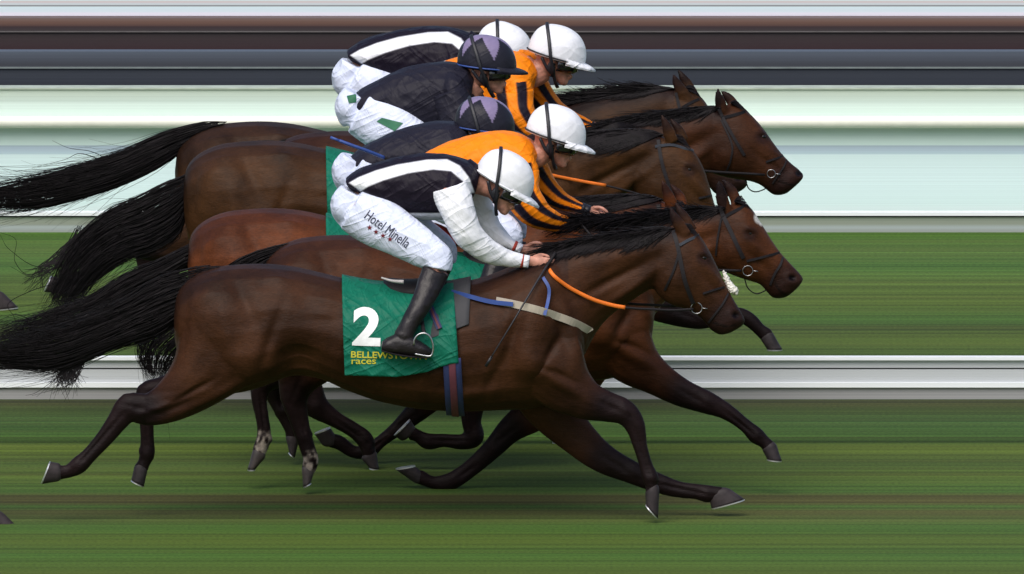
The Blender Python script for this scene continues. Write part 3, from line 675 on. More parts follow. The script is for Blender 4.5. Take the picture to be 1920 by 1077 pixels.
def tack(root, tree, f, Y, x0, x1, bot, number=None, seed=0, full=True):
    """number cloth, pad, saddle, girth, stirrups"""
    mb = MB(); lf = lambda v: x0+6*v; rf = lambda v: x1+(10*v if full else 0)
    drape(mb, f, Y, lf, rf, bot, seed=seed); cl = mb.build('saddle_cloth', M['cloth'], root); solid(cl, .004)
    mb = MB(); t0 = bot(x1)
    drape(mb, f, Y, lambda v: x1-60, lambda v: x1+33-4*v, lambda x: bot(x1)-72+(x1+33-x)*.35, off=.007, wr=.002, seed=seed+4, topoff=4, nx=10); solid(mb.build('saddle_pad', M['greypad'], root), .006)
    # saddle: small flap-less racing saddle, pommel and cantle
    mb = MB(); t, b, h = ring_at(f, (x0+x1)/2); rows = []
    for x, up, hw in ((x0+78, 8, .07), (x0+88, 12, .12), (x0+110, 12, .15), (x0+135, 12, .16), (x0+160, 16, .15), (x0+182, 26, .12), (x0+196, 24, .08)):
        t, b, h = ring_at(f, x); rows.append((x, t-up, x, t+30, hw))
    loft(mb, rows, Y, e=.9); mb.build('saddle', M['leather'], root)
    # girth
    xc = x1-10
    for k, (w, m_, o_) in enumerate(((34, 'girth', .016), (13, 'girthr', .021))):
        G = []
        for x in np.linspace(xc-w/2, xc+w/2, 5):
            t, b, h = ring_at(f, x); row = []
            a0 = math.acos(max(-1, min(1, ((t+b)/2-(bot(x)-10))/((b-t)/2))))
            for a in np.linspace(a0, 2*math.pi-a0, 40):
                cy = (t+b)/2; hy = (b-t)/2+o_*S; P = W(x+14*(1-math.cos(a))/2, cy-hy*math.cos(a)*1.0, Y); row.append((P[0], Y+(h+o_)*math.sin(a)*1.0, P[2]))
            G.append(row)
        mg = MB(); mg.rings(np.array(G), close=False, caps=False)
        if k == 0: g = solid(mg.build('girth', M[m_], root), .004)
        else: solid(mg.build('girth_stripe', M[m_], g), .003)
    return cl
def stirrup(root, c, Y, yo, f=None, leather_top=None):
    mb = MB(); pts = [(-17, 2), (-16, -8), (-9, -17), (2, -20), (12, -15), (18, -2), (19, 12), (14, 23), (-4, 21), (-15, 19)]
    P = cat(pts, 3); tube3(mb, W(c[0]+P[:, 0], c[1]+P[:, 1], Y+yo), .0045, k=8)
    o = mb.build('stirrup', M['steel'], root)
    mb = MB(); A = cat([(c[0]+2, c[1]-20, yo*.97), (c[0]-2, c[1]-45, math.copysign(.325, yo)), (c[0]-3, c[1]-75, math.copysign(.315, yo)), (c[0]-2, c[1]-105, math.copysign(.29, yo))], 6)
    tube3(mb, W(A[:, 0], A[:, 1], Y+A[:, 2]), .009, k=6, flat=.3); mb.build('stirrup_leather', M['leather'], root)
    return o

Y1, Y2, Y3, YM3, YM2, YM1 = 0.0, 1.15, 2.2, 4.3, 5.2, 6.1  # the YM planes hold the mirror reflections, built as solid horses and riders
ID = sh(0, 0)
TAIL1 = dict(n=900, st=[(440, 500, 395, 560), (385, 500, 345, 590), (335, 512, 322, 610), (285, 530, 290, 630), (240, 560, 235, 645), (185, 588, 172, 668), (125, 612, 105, 690), (60, 632, 50, 690), (0, 648, -5, 682), (-50, 656, -50, 672)],
             wisps=[[(150, 680), (142, 705), (125, 724), (98, 738)], [(160, 675), (150, 700), (128, 722), (60, 742)], [(140, 672), (110, 705), (70, 735), (48, 742)], [(60, 600), (30, 590), (0, 600)]]+[[(150+random.uniform(-35, 14), 650), (143+random.uniform(-26, 14), 682), (132+random.uniform(-26, 18), 702+random.uniform(-26, 14)), (118+random.gauss(0, 20), 718+random.gauss(0, 14))] for _ in range(160)])
TAIL2 = dict(n=500, st=[(600, 445, 560, 500), (530, 458, 520, 500), (460, 480, 470, 540), (400, 520, 420, 590), (330, 570, 370, 650), (265, 630, 330, 680), (262, 680, 315, 700), (285, 704, 300, 706)])
TAIL3 = dict(n=500, st=[(400, 440, 380, 500), (358, 458, 352, 500), (300, 488, 305, 530), (235, 515, 245, 560), (165, 560, 175, 600), (95, 585, 105, 625), (40, 605, 45, 640), (0, 620, 0, 645)])
TAILM3 = dict(n=900, st=[(400, 300, 372, 370), (362, 322, 350, 400), (312, 345, 335, 440), (255, 375, 290, 468), (210, 395, 245, 480), (165, 432, 200, 500), (125, 480, 165, 535), (105, 525, 140, 565), (95, 555, 118, 580)],
              wisps=[[(130, 470), (60, 515), (28, 490), (30, 450), (0, 436)], [(150, 440), (80, 500), (20, 470), (0, 440)], [(120, 560), (90, 575), (60, 600), (48, 612)], [(95, 510), (60, 520), (20, 500)], [(110, 530), (60, 545), (15, 570), (28, 600), (25, 640)]]
              + [[(160+random.uniform(-20, 40), 430+random.uniform(-10, 20)), (120, 470+random.uniform(-10, 20)), (100+random.uniform(-30, 15), 500), (70+random.uniform(-30, 25), 530+random.uniform(-25, 20))] for _ in range(60)])
TAILM1 = dict(n=900, st=[(425, 229, 408, 242), (385, 229, 352, 278), (340, 240, 322, 298), (290, 258, 290, 318), (240, 282, 240, 340), (190, 300, 185, 360), (125, 318, 115, 378), (60, 335, 55, 388), (0, 350, 0, 388), (-50, 362, -50, 382)],
              wisps=[[(205, 300), (170, 284), (130, 278), (98, 264)], [(190, 300), (150, 288), (120, 300), (60, 315)]])

h1 = dict(L1)
H1, B1, T1 = horse('h', h1, Y1, ID, (.042, .0160, .0068), 'nearest bay racehorse wearing green saddle cloth number 2 with dark legs stretched in gallop', TAIL1, dict(len=85, rise=8, near=34, n=1900))
H2, B2, T2 = horse('h', L2, Y2, FX2, (.062, .0205, .0075), 'bay racehorse in the near group with white forehead star, its nose furthest ahead', TAIL2, dict(len=80, rise=22, near=24, n=2000, out=.06, pts=[(1100, 412), (1120, 404), (1145, 405), (1200, 402), (1290, 392), (1362, 388)]), socks=('hn', 'hf'), blaze=[(1422, 408, 10), (1428, 416, 7)], base_x=850)
F3 = lambda x, y: (x*.975+34, y-104)
s3 = dict(neck=tr(M3H['neck'], sh(0, 122)), head=tr(M3H['head'], sh(0, 122)), ears=[trl(e_, sh(0, 122)) for e_ in M3H['ears']], eye=(1292, 440), nostril=(1346, 564), mouth=[(1310, 570), (1330, 582)],
          legs=L3LEGS, joint=dict(hn=3, hf=3, fn=4, ff=4), hoof=L3HOOF)
H3, B3, T3 = horse('h', s3, Y3, F3, (.100, .028, .0085), 'chestnut brown racehorse half hidden behind the orange rider, under the navy rider', TAIL3, dict(len=110, rise=4, near=6, n=500))
sM3 = dict(M3H); sM3['legs'] = {k: trl(p, sh(0, -148)) for k, p in L3LEGS.items()}; sM3['joint'] = s3['joint']; sM3['hoof'] = {k: tuple((a, b-148) for a, b in h) for k, h in L3HOOF.items()}
HM3, BM3, TM3 = horse('h', sM3, YM3, M3F, (.048, .0200, .0070), 'mirror reflection built as a solid brown racehorse nearest the rail, under the black-clad rider', TAILM3, dict(len=120, rise=6, near=22, n=1300))  # reflection of the third horse in the finish mirror, modelled as a solid horse
FM2 = lambda x, y: FX2(x, y-195)
sM2 = dict(
    neck=[(1105, 248, 1150, 455, .22), (1135, 236, 1190, 445, .20), (1170, 226, 1215, 410, .165), (1205, 217, 1235, 385, .13), (1245, 208, 1255, 362, .105), (1290, 202, 1285, 342, .09), (1330, 198, 1318, 328, .082), (1352, 200, 1330, 324, .075)],
    head=[(1345, 198, 1325, 305, .075), (1378, 197, 1332, 322, .09), (1400, 208, 1350, 330, .10), (1424, 232, 1378, 336, .098), (1446, 262, 1405, 340, .08), (1464, 286, 1425, 347, .065), (1483, 306, 1438, 357, .058), (1500, 320, 1452, 366, .06), (1507, 330, 1472, 364, .045), (1500, 341, 1488, 352, .02)],
    ears=[[(1356, 212, 12, .018, -.05), (1350, 190, 11, .016, -.06), (1347, 178, 7, .012, -.065), (1346, 164, 2, .004, -.07)], [(1380, 204, 11, .018, .05), (1368, 186, 10, .016, .055), (1358, 176, 6, .012, .055), (1352, 170, 2, .004, .06)]],
    eye=(1430, 257), nostril=(1497, 326), mouth=[(1462, 340), (1478, 346), (1490, 348)],
    legs={k: trl(p, sh(0, -195)) for k, p in L2['legs'].items()}, joint=L2['joint'], hoof={k: tuple((a, b-195) for a, b in h) for k, h in L2['hoof'].items()})
sM2['legs']['fn'] = [(1140, 440, 70, .09, -.13), (1170, 510, 52, .085, -.13), (1215, 560, 36, .06, -.13), (1262, 585, 26, .045, -.13), (1312, 598, 20, .038, -.13), (1350, 594, 16, .032, -.13), (1385, 590, 14, .03, -.13), (1408, 602, 14, .03, -.13), (1424, 618, 12, .028, -.13), (1436, 628, 12, .026, -.13)]
sM2['hoof']['fn'] = ((1450, 626), (1427, 638), (1467, 655), (1438, 655))
HM2, BM2, TM2 = horse('h', sM2, YM2, FM2, (.043, .0150, .0062), 'mirror reflection built as a solid dark bay racehorse, head leading against the pale barrier', dict(n=200, st=TAIL2['st']) if False else dict(n=150, st=[(r[0], r[1]-195, r[2], r[3]-195) for r in TAIL2['st'][:5]]), dict(len=100, rise=8, near=22, n=1300), base_x=850)  # the leading horse again in the mirror, its reflection made solid
FM1 = lambda x, y: (x+2, y-267)
sM1 = dict(neck=tr(L1['neck'], sh(3, -262)), head=tr(L1['head'], sh(5, -258)), ears=[trl(e_, sh(5, -250)) for e_ in L1['ears']], eye=(1324, 226), nostril=(1383, 334), mouth=[(1343, 348), (1365, 354)],
           legs={k: trl(p, sh(0, -265)) for k, p in L1['legs'].items()}, joint=L1['joint'], hoof={k: tuple((a, b-265) for a, b in h) for k, h in L1['hoof'].items()})
sM1['legs']['ff'] = [(1000, 435, 65, .09, .13), (1030, 480, 48, .08, .13), (1060, 520, 34, .055, .13), (1100, 560, 26, .045, .13), (1130, 590, 20, .038, .13), (1148, 615, 16, .03, .13), (1156, 640, 14, .028, .13), (1160, 658, 15, .028, .13), (1162, 668, 16, .03, .13), (1163, 676, 14, .028, .13)]
sM1['hoof']['ff'] = ((1176, 676), (1150, 680), (1180, 700), (1154, 702))
sM1['legs']['fn'] = [(q[0]-max(0, (q[0]-1100))*.35, *q[1:]) for q in sM1['legs']['fn']]; sM1['hoof']['fn'] = tuple((a-44, b) for a, b in sM1['hoof']['fn'])
sM1['legs']['hn'] = [(420, 385, 92, .13, -.12), (370, 430, 60, .12, -.13), (320, 452, 40, .075, -.13), (278, 458, 31, .05, -.13), (245, 452, 27, .04, -.13), (220, 475, 21, .034, -.13), (192, 500, 17, .028, -.13), (165, 522, 15, .027, -.13), (145, 535, 17, .03, -.13), (128, 540, 13, .025, -.13), (112, 538, 14, .028, -.13)]
sM1['hoof']['hn'] = ((108, 550), (112, 522), (84, 548), (97, 518))
HM1, BM1, TM1 = horse('h', sM1, YM1, FM1, (.040, .0175, .0070), 'mirror reflection built as a solid brown racehorse, furthest back, long tail streaming against the barrier', TAILM1, dict(len=110, rise=26, near=0, n=800))  # mirror reflection of the nearest horse, put in as a horse of its own

# a following horse and its mirror reflection, built solid, enter at the left edge: only a leading hoof is in the picture
def follower(dx, dy, Y, toe, label):
    sp = dict(neck=tr(L1['neck'], sh(dx, dy)), head=tr(L1['head'], sh(dx-90, dy-20)), ears=[trl(e_, sh(dx-90, dy-20)) for e_ in L1['ears']], eye=(L1['eye'][0]+dx-90, L1['eye'][1]+dy-20), nostril=(L1['nostril'][0]+dx-90, L1['nostril'][1]+dy-20), mouth=[(a+dx-90, b+dy-20) for a, b in L1['mouth']],
              legs={k: trl(p, sh(dx, dy)) for k, p in L1['legs'].items()}, joint=L1['joint'], hoof={k: tuple((a+dx, b+dy) for a, b in h) for k, h in L1['hoof'].items()})
    sp['hoof']['ff'] = ((toe[0]-27, toe[1]-26), (toe[0]-62, toe[1]-14), toe, (toe[0]-56, toe[1]+5))
    lg = sp['legs']['ff']; lg[-1] = (toe[0]-46, toe[1]-20, 13, .027, .13); lg[-2] = (toe[0]-64, toe[1]-24, 15, .03, .13); lg[-3] = (toe[0]-90, toe[1]-30, 14, .028, .13); lg[-4] = (toe[0]-125, toe[1]-40, 16, .028, .13)
    ts = [(a+dx, b+dy, c+dx, d+dy) for a, b, c, d in TAIL1['st']]
    return horse('h', sp, Y, sh(dx, dy), (.06, .027, .013), label, dict(n=200, st=ts), dict(len=90, rise=10, near=10, n=250), base_x=-700)
follower(-1368, 48, -.3, (34, 989), 'following racehorse, only its hoof showing at the lower left corner')
follower(-1368, -363, 9.2, (34, 576), 'mirror reflection of the following racehorse built solid, only its hoof showing on the far grass')  # mirror reflection of the lower hoof, given a whole horse

# tack of the nearest horse
bot1 = lambda x: np.interp(x, [640, 655, 745, 800, 845, 862, 880], [690, 691, 693, 684, 668, 667, 667])
cl1 = tack(H1, T1, ID, Y1, 641, 850, bot1)
dg = bpy.context.evaluated_depsgraph_get(); TC1 = bvh(cl1)
v, fc = textmesh('2', 1, .035); mb = MB(); print_on(mb, v, fc, fit(v, 660, 648, 53, 73, 2), TC1, .007); mb.build('number', M['num'], cl1, False)
v, fc = textmesh('BELLEWSTOWN', 1, .02); mb = MB(); print_on(mb, v, fc, fit(v, 658, 671, 142, 12.5, 1.5), TC1, .007)
v, fc = textmesh('races', 1, .01); print_on(mb, v, fc, fit(v, 659, 683, 46, 8.5, 0), TC1, .007); mb.build('lettering', M['yel'], cl1, False)
bridle(H1, T1, Y1, [([(1274, 460), (1292, 450), (1316, 440)], 6), ([(1262, 432), (1270, 460), (1276, 490), (1285, 530), (1300, 570)], 9), ([(1274, 470), (1262, 510), (1246, 545)], 5),
                    ([(1318, 551), (1345, 542), (1368, 536)], 4), ([(1366, 550), (1355, 570), (1340, 590), (1328, 606)], 4)], (1306, 578, 13), greys=(0,))
mb = MB()
limb(mb, [(1356, 508, 2, .008), (1361, 520, 4.5, .016), (1366, 532, 6, .02), (1372, 541, 8, .024), (1378, 546, 7, .02), (1381, 553, 3, .01)], Y1)
fl_ = remesh(mb, 'noseband_fleece', M['fluff'], H1, .003, 1)
V = getco(fl_.data); setco(fl_.data, V+getno(fl_.data)*np.array([noise.noise(Vector(p*120))*.006 for p in V])[:, None])
mb = MB(); strip(mb, T1, [(930, 564), (970, 572), (1010, 582), (1050, 595), (1080, 607), (1103, 619), (1106, 621)], 14, Y1, off=.010, both=False); bp_ = mb.build('breast_girth', M['cream'], H1, False)
mb = MB(); strip(mb, T1, [(846, 547), (880, 556), (920, 566), (962, 571)], 8, Y1, off=.022, both=False); mb.build('blue_strap', M['bluestrap'], bp_, False); mb = MB(); strip(mb, T1, [(1018, 520), (1029, 540), (1028, 562), (1021, 591)], 6, Y1, off=.014, both=False); mb.build('blue_strap', M['bluestrap'], bp_, False)
mb = MB(); strip(mb, TC1, [(802, 562), (812, 588), (824, 616)], 11, Y1, off=.012, both=False); o_ = mb.build('surcingle', M['girth'], cl1, False)
mb = MB(); strip(mb, TC1, [(802, 562), (812, 588), (824, 616)], 4, Y1, off=.018, both=False); mb.build('surcingle_stripe', M['girthr'], o_, False)
mb = MB(); A_ = cat([(715, 521, -.17), (735, 527, -.19), (757, 529, -.2)], 5); tube3(mb, W(A_[:, 0], A_[:, 1], A_[:, 2]), np.linspace(.004, .010, len(A_)), k=8); mb.build('saddle_edge', mat('pale_saddle_trim', (.4, .38, .38), .5), H1)
stirrup(H1, (793, 645), Y1, -.425); stirrup(H1, (800, 625), Y1, .365)

bridle(H2, T2, Y2, [([(1353, 410), (1378, 396), (1404, 384)], 7), ([(1350, 388), (1356, 405), (1368, 430), (1382, 460), (1394, 485)], 9), ([(1352, 410), (1345, 450), (1342, 480)], 4),
                    ([(1400, 490), (1440, 480), (1476, 470)], 5), ([(1470, 474), (1464, 495), (1452, 515), (1444, 535)], 5)], (1402, 508, 12))
tack(H2, T2, FX2, Y2, 790, 992, lambda x: bot1(x-140)-54, seed=3)
bridle(HM2, TM2, YM2, [([(1352, 222), (1376, 216), (1398, 210)], 7), ([(1348, 205), (1360, 230), (1378, 262), (1396, 292)], 7), ([(1352, 225), (1372, 270), (1370, 300), (1362, 322)], 4),
                       ([(1436, 304), (1460, 296), (1480, 288)], 4), ([(1478, 292), (1470, 312), (1458, 330), (1448, 345)], 3)], (1446, 326, 10))
tack(HM2, TM2, FM2, YM2, 790, 992, lambda x: bot1(x-140)-249, seed=5)
bridle(HM3, TM3, YM3, [([(1228, 275), (1262, 272), (1300, 285)], 6), ([(1234, 262), (1238, 290), (1245, 320), (1262, 370)], 8), ([(1310, 372), (1330, 368), (1338, 366)], 4)], (1272, 390, 11), greys=(0,))
tack(HM3, TM3, M3F, YM3, 611, 820, lambda x: bot1(x+30)-231, seed=8)
bridle(H3, T3, Y3, [([(1228, 397), (1262, 394), (1300, 407)], 6), ([(1234, 384), (1238, 412), (1245, 442), (1262, 492)], 8)], (1272, 512, 11))
tack(H3, T3, F3, Y3, 611, 820, lambda x: bot1(x+30)-106, seed=9)
bridle(HM1, TM1, YM1, [([(1279, 202), (1297, 192), (1321, 182)], 6), ([(1267, 174), (1281, 230), (1305, 310)], 7)], (1311, 320, 11))
tack(HM1, TM1, FM1, YM1, 641, 850, lambda x: bot1(x)-267, seed=12)
for (rt, Y, dx, dy) in ((H2, Y2, 135, -50), (HM2, YM2, 135, -245), (H3, Y3, -8, -108), (HM3, YM3, -8, -228), (HM1, YM1, 0, -262)):
    stirrup(rt, (793+dx, 645+dy), Y, -.365); stirrup(rt, (800+dx, 625+dy), Y, .365)
def rein(root, pts, Y, w=.008, m='orange_r', tree=None):
    A = cat(pts, 6)
    for s in (-1, 1):
        mb = MB(); yy = A[:, 2].copy()
        if tree is not None:
            for i, a in enumerate(A):
                q = cast(tree, a[0], a[1], .014)
                if q is not None and i > 1: yy[i] = min(yy[i], q[1]-Y)
            for _ in range(2): yy[1:-1] = .25*yy[:-2]+.5*yy[1:-1]+.25*yy[2:]
        P = W(A[:, 0], A[:, 1]-(0 if s < 0 else 8), Y+yy*(1 if s < 0 else -1)); tube3(mb, P, w, k=8, flat=.5); mb.build('rein', M[m], root)
rein(H1, [(1026, 500, -.11), (1040, 519, -.14), (1070, 541, -.16), (1110, 561, -.155), (1145, 572, -.14), (1172, 577, -.13)], Y1, .0095, tree=T1)
rein(H1, [(1172, 577, -.13), (1195, 579, -.125), (1220, 580, -.12), (1260, 582, -.11), (1300, 580, -.1)], Y1, .006, 'leather', tree=T1)
rein(HM3, [(1000, 320, -.13), (1040, 330, -.19), (1090, 340, -.18), (1136, 348, -.15)], YM3, .008, tree=TM3)
rein(HM3, [(1136, 348, -.15), (1200, 365, -.13), (1262, 388, -.11)], YM3, .005, 'leather', tree=TM3)
rein(H3, [(1000, 442, -.13), (1040, 452, -.19), (1090, 462, -.18), (1136, 470, -.15)], Y3, .008)
rein(H2, [(1085, 416, -.11), (1140, 470, -.2), (1230, 500, -.17), (1330, 506, -.13), (1390, 508, -.1)], Y2, .006, 'leather', tree=T2)
rein(HM2, [(1130, 244, -.10), (1200, 290, -.18), (1300, 318, -.14), (1434, 328, -.08)], YM2, .006, 'leather')
rein(HM1, [(1030, 240, -.10), (1080, 285, -.18), (1200, 310, -.14), (1305, 320, -.08)], YM1, .006, 'leather')
for (rt, P_, Y) in ((H2, [(1395, 518), (1402, 540), (1418, 551), (1436, 545)], Y2), (HM2, [(1398, 338), (1404, 354), (1418, 360), (1438, 352), (1450, 336)], YM2)):
    A = cat(P_, 6); mb = MB(); tube3(mb, W(A[:, 0], A[:, 1], Y-.02), .003, k=6); mb.build('lip_strap', M['leather'], rt)

# ------------------------------------------------------------ jockeys
WHITE = (.80, .81, .86); BLACK = (.010, .007, .015); ORG = (.90, .235, .006); NAVY = (.015, .014, .024)
J1 = dict(
    torso=[(648, 334, 655, 352, .11), (672, 318, 684, 368, .15), (705, 305, 718, 393, .165), (750, 294, 762, 408, .175), (800, 288, 812, 414, .185), (845, 291, 845, 408, .2), (878, 301, 872, 388, .18), (900, 322, 888, 368, .10)],
    neck=[(868, 330, 34, .07, 0), (900, 342, 24, .055, 0), (922, 350, 22, .05, 0)],
    an=[(842, 348, 38, .085, -.14), (857, 392, 33, .078, -.19), (877, 437, 29, .068, -.2), (912, 469, 23, .055, -.17), (948, 484, 17, .043, -.135), (980, 490, 12, .032, -.115)],
    af=[(866, 345, 36, .08, .14), (895, 385, 28, .07, .19), (918, 424, 22, .06, .19), (944, 450, 15, .045, .15), (966, 463, 10, .032, .12)],
    hn=(993, 490), hf=(982, 468), ha=6, hfa=4,
    hip=[(662, 358, 26, .13, 0), (652, 384, 33, .135, 0), (662, 408, 30, .12, 0)],
    tn=[(660, 388, 46, .12, -.06), (702, 412, 50, .11, -.11), (750, 440, 43, .095, -.16), (795, 468, 36, .085, -.2), (822, 484, 28, .07, -.225), (820, 503, 28, .065, -.24)],
    bn=[(818, 506, 26, .058, -.24), (806, 535, 24, .055, -.28), (788, 573, 20, .05, -.33), (768, 608, 17, .044, -.36), (756, 632, 19, .042, -.37)],
    foot=[(716, 640, 714, 657, .03, -.37), (728, 632, 726, 663, .042, -.37), (750, 626, 750, 666, .045, -.37), (776, 634, 775, 669, .046, -.37), (798, 647, 797, 671, .04, -.37), (811, 657, 810, 667, .02, -.37)],
    head=(943, 342, -25))
def hand(mb, c, ang, Y, yo, s, gr=0, gp=0):
    """fist round the rein: palm, four curled fingers of different length, thumb; c = wrist px; s = +1 thumb side up"""
    a = R(ang); ux, uy = math.cos(a), math.sin(a); nx, ny = -uy, ux
    def P(u, v, d): return (c[0]+ux*u+nx*v, c[1]+uy*u+ny*v, d)
    limb(mb, [P(x_, y_, 0)[:2]+(r_+gp, w_+gr, yo) for x_, y_, r_, w_ in ((-8, 0, 9.5, .022), (4, 0, 10, .020), (17, 1, 12.5, .019), (28, 2, 12.5, .018), (32, 2, 10, .016))], Y, k=12)
    inn = -1 if yo > 0 else 1
    for i, ln in enumerate((1.0, 1.1, 1.04, .85)):
        v = -8+6.2*i; pts = [P(27, v, 0), P(30+11*ln, v+1, 0), P(33+12*ln, v+3, 0), P(28+8*ln, v+4, 0), P(24, v+4, 0)]
        dz = [yo, yo-.004*inn, yo+.014*inn, yo+.026*inn, yo+.026*inn]
        A = cat([(p[0], p[1], d) for p, d in zip(pts, dz)], 3); tube3(mb, W(A[:, 0], A[:, 1], Y+A[:, 2]), .0082-.0004*i+gr, k=8)
    pts = [P(8, -9, 0), P(20, -14, 0), P(31, -13, 0), P(38, -9, 0)]; dz = [yo+.01*inn, yo+.022*inn, yo+.026*inn, yo+.022*inn]
    A = cat([(p[0], p[1], d) for p, d in zip(pts, dz)], 3); tube3(mb, W(A[:, 0], A[:, 1], Y+A[:, 2]), np.linspace(.0100, .0075, len(A))+gr, k=8)
def jockey(J, Y, label, style, goggles='navy'):
    root = empty('person', tuple(float(q) for q in (W(760, 640, Y)[0], Y, W(760, J['foot'][2][3], Y)[2])), label, 'jockey', 'jockeys riding in the finish')
    hx, hy, ha = J['head']; a = R(ha); K = (D+Y)/D
    O = W(hx, hy, Y)
    def HL(x, y, z):   # head frame: x forward, z up
        return O+np.array([x*math.cos(a)-z*math.sin(a), y, x*math.sin(a)+z*math.cos(a)])*1.0
    def hring(rows, k=20, e=1.0):
        R_ = []
        for (x0, x1, z, hw, y0) in rows:
            al = np.arange(k)/k*2*math.pi; ca = np.cos(al); sa = np.sin(al)
            R_.append([HL((x0+x1)/2+(x1-x0)/2*np.sign(c)*abs(c)**e, y0+hw*np.sign(s)*abs(s)**e, z) for c, s in zip(ca, sa)])
        return np.array(R_)
    # body: one continuous surface
    mb = MB()
    loft(mb, [(p[0]+2, p[1]+10, p[2]+1, p[3]-10, max(.04, p[4]-.035)) for p in J['torso'][1:]], Y)
    limb(mb, [(*J['hip'][1][:2], 20, .08, 0), (J['torso'][2][0]*.5+J['torso'][2][2]*.5, J['torso'][2][1]*.5+J['torso'][2][3]*.5, 22, .08, 0)], Y)
    limb(mb, J['neck'], Y)
    for k in ('an', 'af'): limb(mb, [(p[0], p[1], max(8.5, p[2]-(16 if i_ < 2 else 8)), max(.02, p[3]-.02), p[4]) for i_, p in enumerate(J[k])], Y)
    limb(mb, [(p[0]+6, p[1]+4, p[2]-10, p[3]-.035, p[4]) for p in J['hip']], Y)
    far = lambda P, dx=8, dy=-14: [(p[0]+dx, p[1]+dy, p[2], p[3], -p[4]) for p in P]
    for t in (J['tn'], far(J['tn'])): limb(mb, [(p[0], p[1], p[2]-12, p[3]-.022, p[4]) for p in t], Y)
    for t in (J['bn'], far(J['bn'])): limb(mb, [(p[0], p[1], p[2]-7, p[3]-.012, p[4]) for p in t], Y)
    ft = [(p[0]+2, p[1]+4, p[2]+2, p[3]-5, p[4]-.01, p[5]) for p in J['foot']]; ffar = [(p[0]+8, p[1]-14, p[2]+8, p[3]-14, p[4], -p[5]) for p in ft]
    loft(mb, ft[1:-1], Y); loft(mb, ffar[1:-1], Y)
    hs = [(-.06, .05, .115, .045, 0), (-.09, .08, .08, .068, 0), (-.098, .088, .03, .076, 0), (-.098, .09, -.005, .076, 0), (-.092, .080, -.03, .072, 0), (-.085, .088, -.055, .068, 0), (-.060, .086, -.078, .056, 0), (-.025, .082, -.096, .048, 0), (.012, .084, -.114, .038, 0), (.036, .082, -.130, .028, 0), (.052, .072, -.138, .016, 0)]
    mb.rings(hring(cat(hs, 3), e=.9))
    mb.rings(hring([(.07, .092, -.012, .010, 0), (.07, .102, -.030, .012, 0), (.07, .114, -.048, .016, 0), (.07, .116, -.058, .019, 0), (.07, .096, -.066, .014, 0)], k=10))   # nose
    mb.rings(hring([(.07, .097, -.078, .022, 0), (.07, .102, -.084, .026, 0), (.07, .094, -.090, .026, 0), (.07, .101, -.096, .024, 0), (.07, .092, -.103, .018, 0)], k=10)) # lips
    for s in (-1, 1):
        mb.rings(hring([(-.022, -.006, -.052, .006, s*.074), (-.028, .004, -.035, .011, s*.078), (-.032, .008, -.015, .012, s*.08), (-.026, .004, 0, .008, s*.078)], k=10))   # ears
    for hk, ak, gk in (('hn', 'ha', 'an'), ('hf', 'hfa', 'af')):
        hand(mb, J[hk], J[ak], Y, J[gk][-1][4], 1)
        if style.get('glove'):
            mg = MB(); hand(mg, J[hk], J[ak], Y, J[gk][-1][4], 1, .0022, 1); remesh(mg, 'glove', M['boot'], root, .004, 1)
    remesh(mb, 'body', M['skin'], root, .0052, 2)
    # jacket and sleeves
    mb = MB(); loft(mb, J['torso'], Y, e=.95); limb(mb, [(J['neck'][0][0], J['neck'][0][1], 36, .08, 0), (J['neck'][1][0]-6, J['neck'][1][1]-2, 28, .063, 0)], Y)
    for k in ('an', 'af'):
        p = J[k][0]; limb(mb, [(p[0]-14, p[1]-4, p[2]*.9, p[3], p[4]*.55), (p[0], p[1], p[2]*.98, p[3]*1.0, p[4]*.95), (p[0]*.7+J[k][1][0]*.3, p[1]*.7+J[k][1][1]*.3, p[2]*.86, p[3]*.9, p[4])], Y)
    jk = remesh(mb, 'jacket', M['attr'], root, .005, 4); bumps(jk, [], fine=.004)
    V = wco(jk); x, y = PX(V); n = getno(jk.data); C = np.tile(style['body'], (len(V), 1)).astype(float)
    ox, oy = J['o'] if 'o' in J else (0, 0)
    for poly, c in style.get('polys', []):
        w_ = soft(x-ox, y-oy, poly)[:, None]; C = C*(1-w_)+np.array(c)*w_
    if len(style['sleeve']) > 1:
        for k in ('an', 'af'):
            A = cat([(p[0], p[1], p[2], p[4]) for p in J[k]], 8); T = np.gradient(A[:, :2], axis=0); T /= np.linalg.norm(T, axis=1)[:, None]
            dd = (x[:, None]-A[:, 0])**2+(y[:, None]-A[:, 1])**2; i = dd.argmin(1); off = ((x-A[i, 0])*(-T[i, 1])+(y-A[i, 1])*T[i, 0])/A[i, 2]
            side = np.clip((V[:, 1]-Y)*np.sign(J[k][0][4])*20, 0, 1)*((i > 0) | (off*0+((x-A[0, 0])*T[0, 0]+(y-A[0, 1])*T[0, 1]) > -14))
            w_ = ((sstep(off, -.72, -.62)*(1-sstep(off, -.22, -.12))+sstep(off, .28, .38)*(1-sstep(off, .78, .88)))*side)[:, None]; C = C*(1-w_)+np.array(style['sleeve'][1])*w_
    setcol(jk, C)
    for k in ('an', 'af'):
        mb = MB(); limb(mb, J[k], Y, k=20); sl = remesh(mb, 'sleeve', M['attr'], root, .0055, 3); bumps(sl, [], fine=.004)
        V = wco(sl); x, y = PX(V); A = cat([(p[0], p[1], p[2]) for p in J[k]], 8); T = np.gradient(A[:, :2], axis=0); T /= np.linalg.norm(T, axis=1)[:, None]
        dd = (x[:, None]-A[:, 0])**2+(y[:, None]-A[:, 1])**2; i = dd.argmin(1); off = ((x-A[i, 0])*(-T[i, 1])+(y-A[i, 1])*T[i, 0])/A[i, 2]
        C = np.tile(style['sleeve'][0], (len(V), 1)).astype(float)
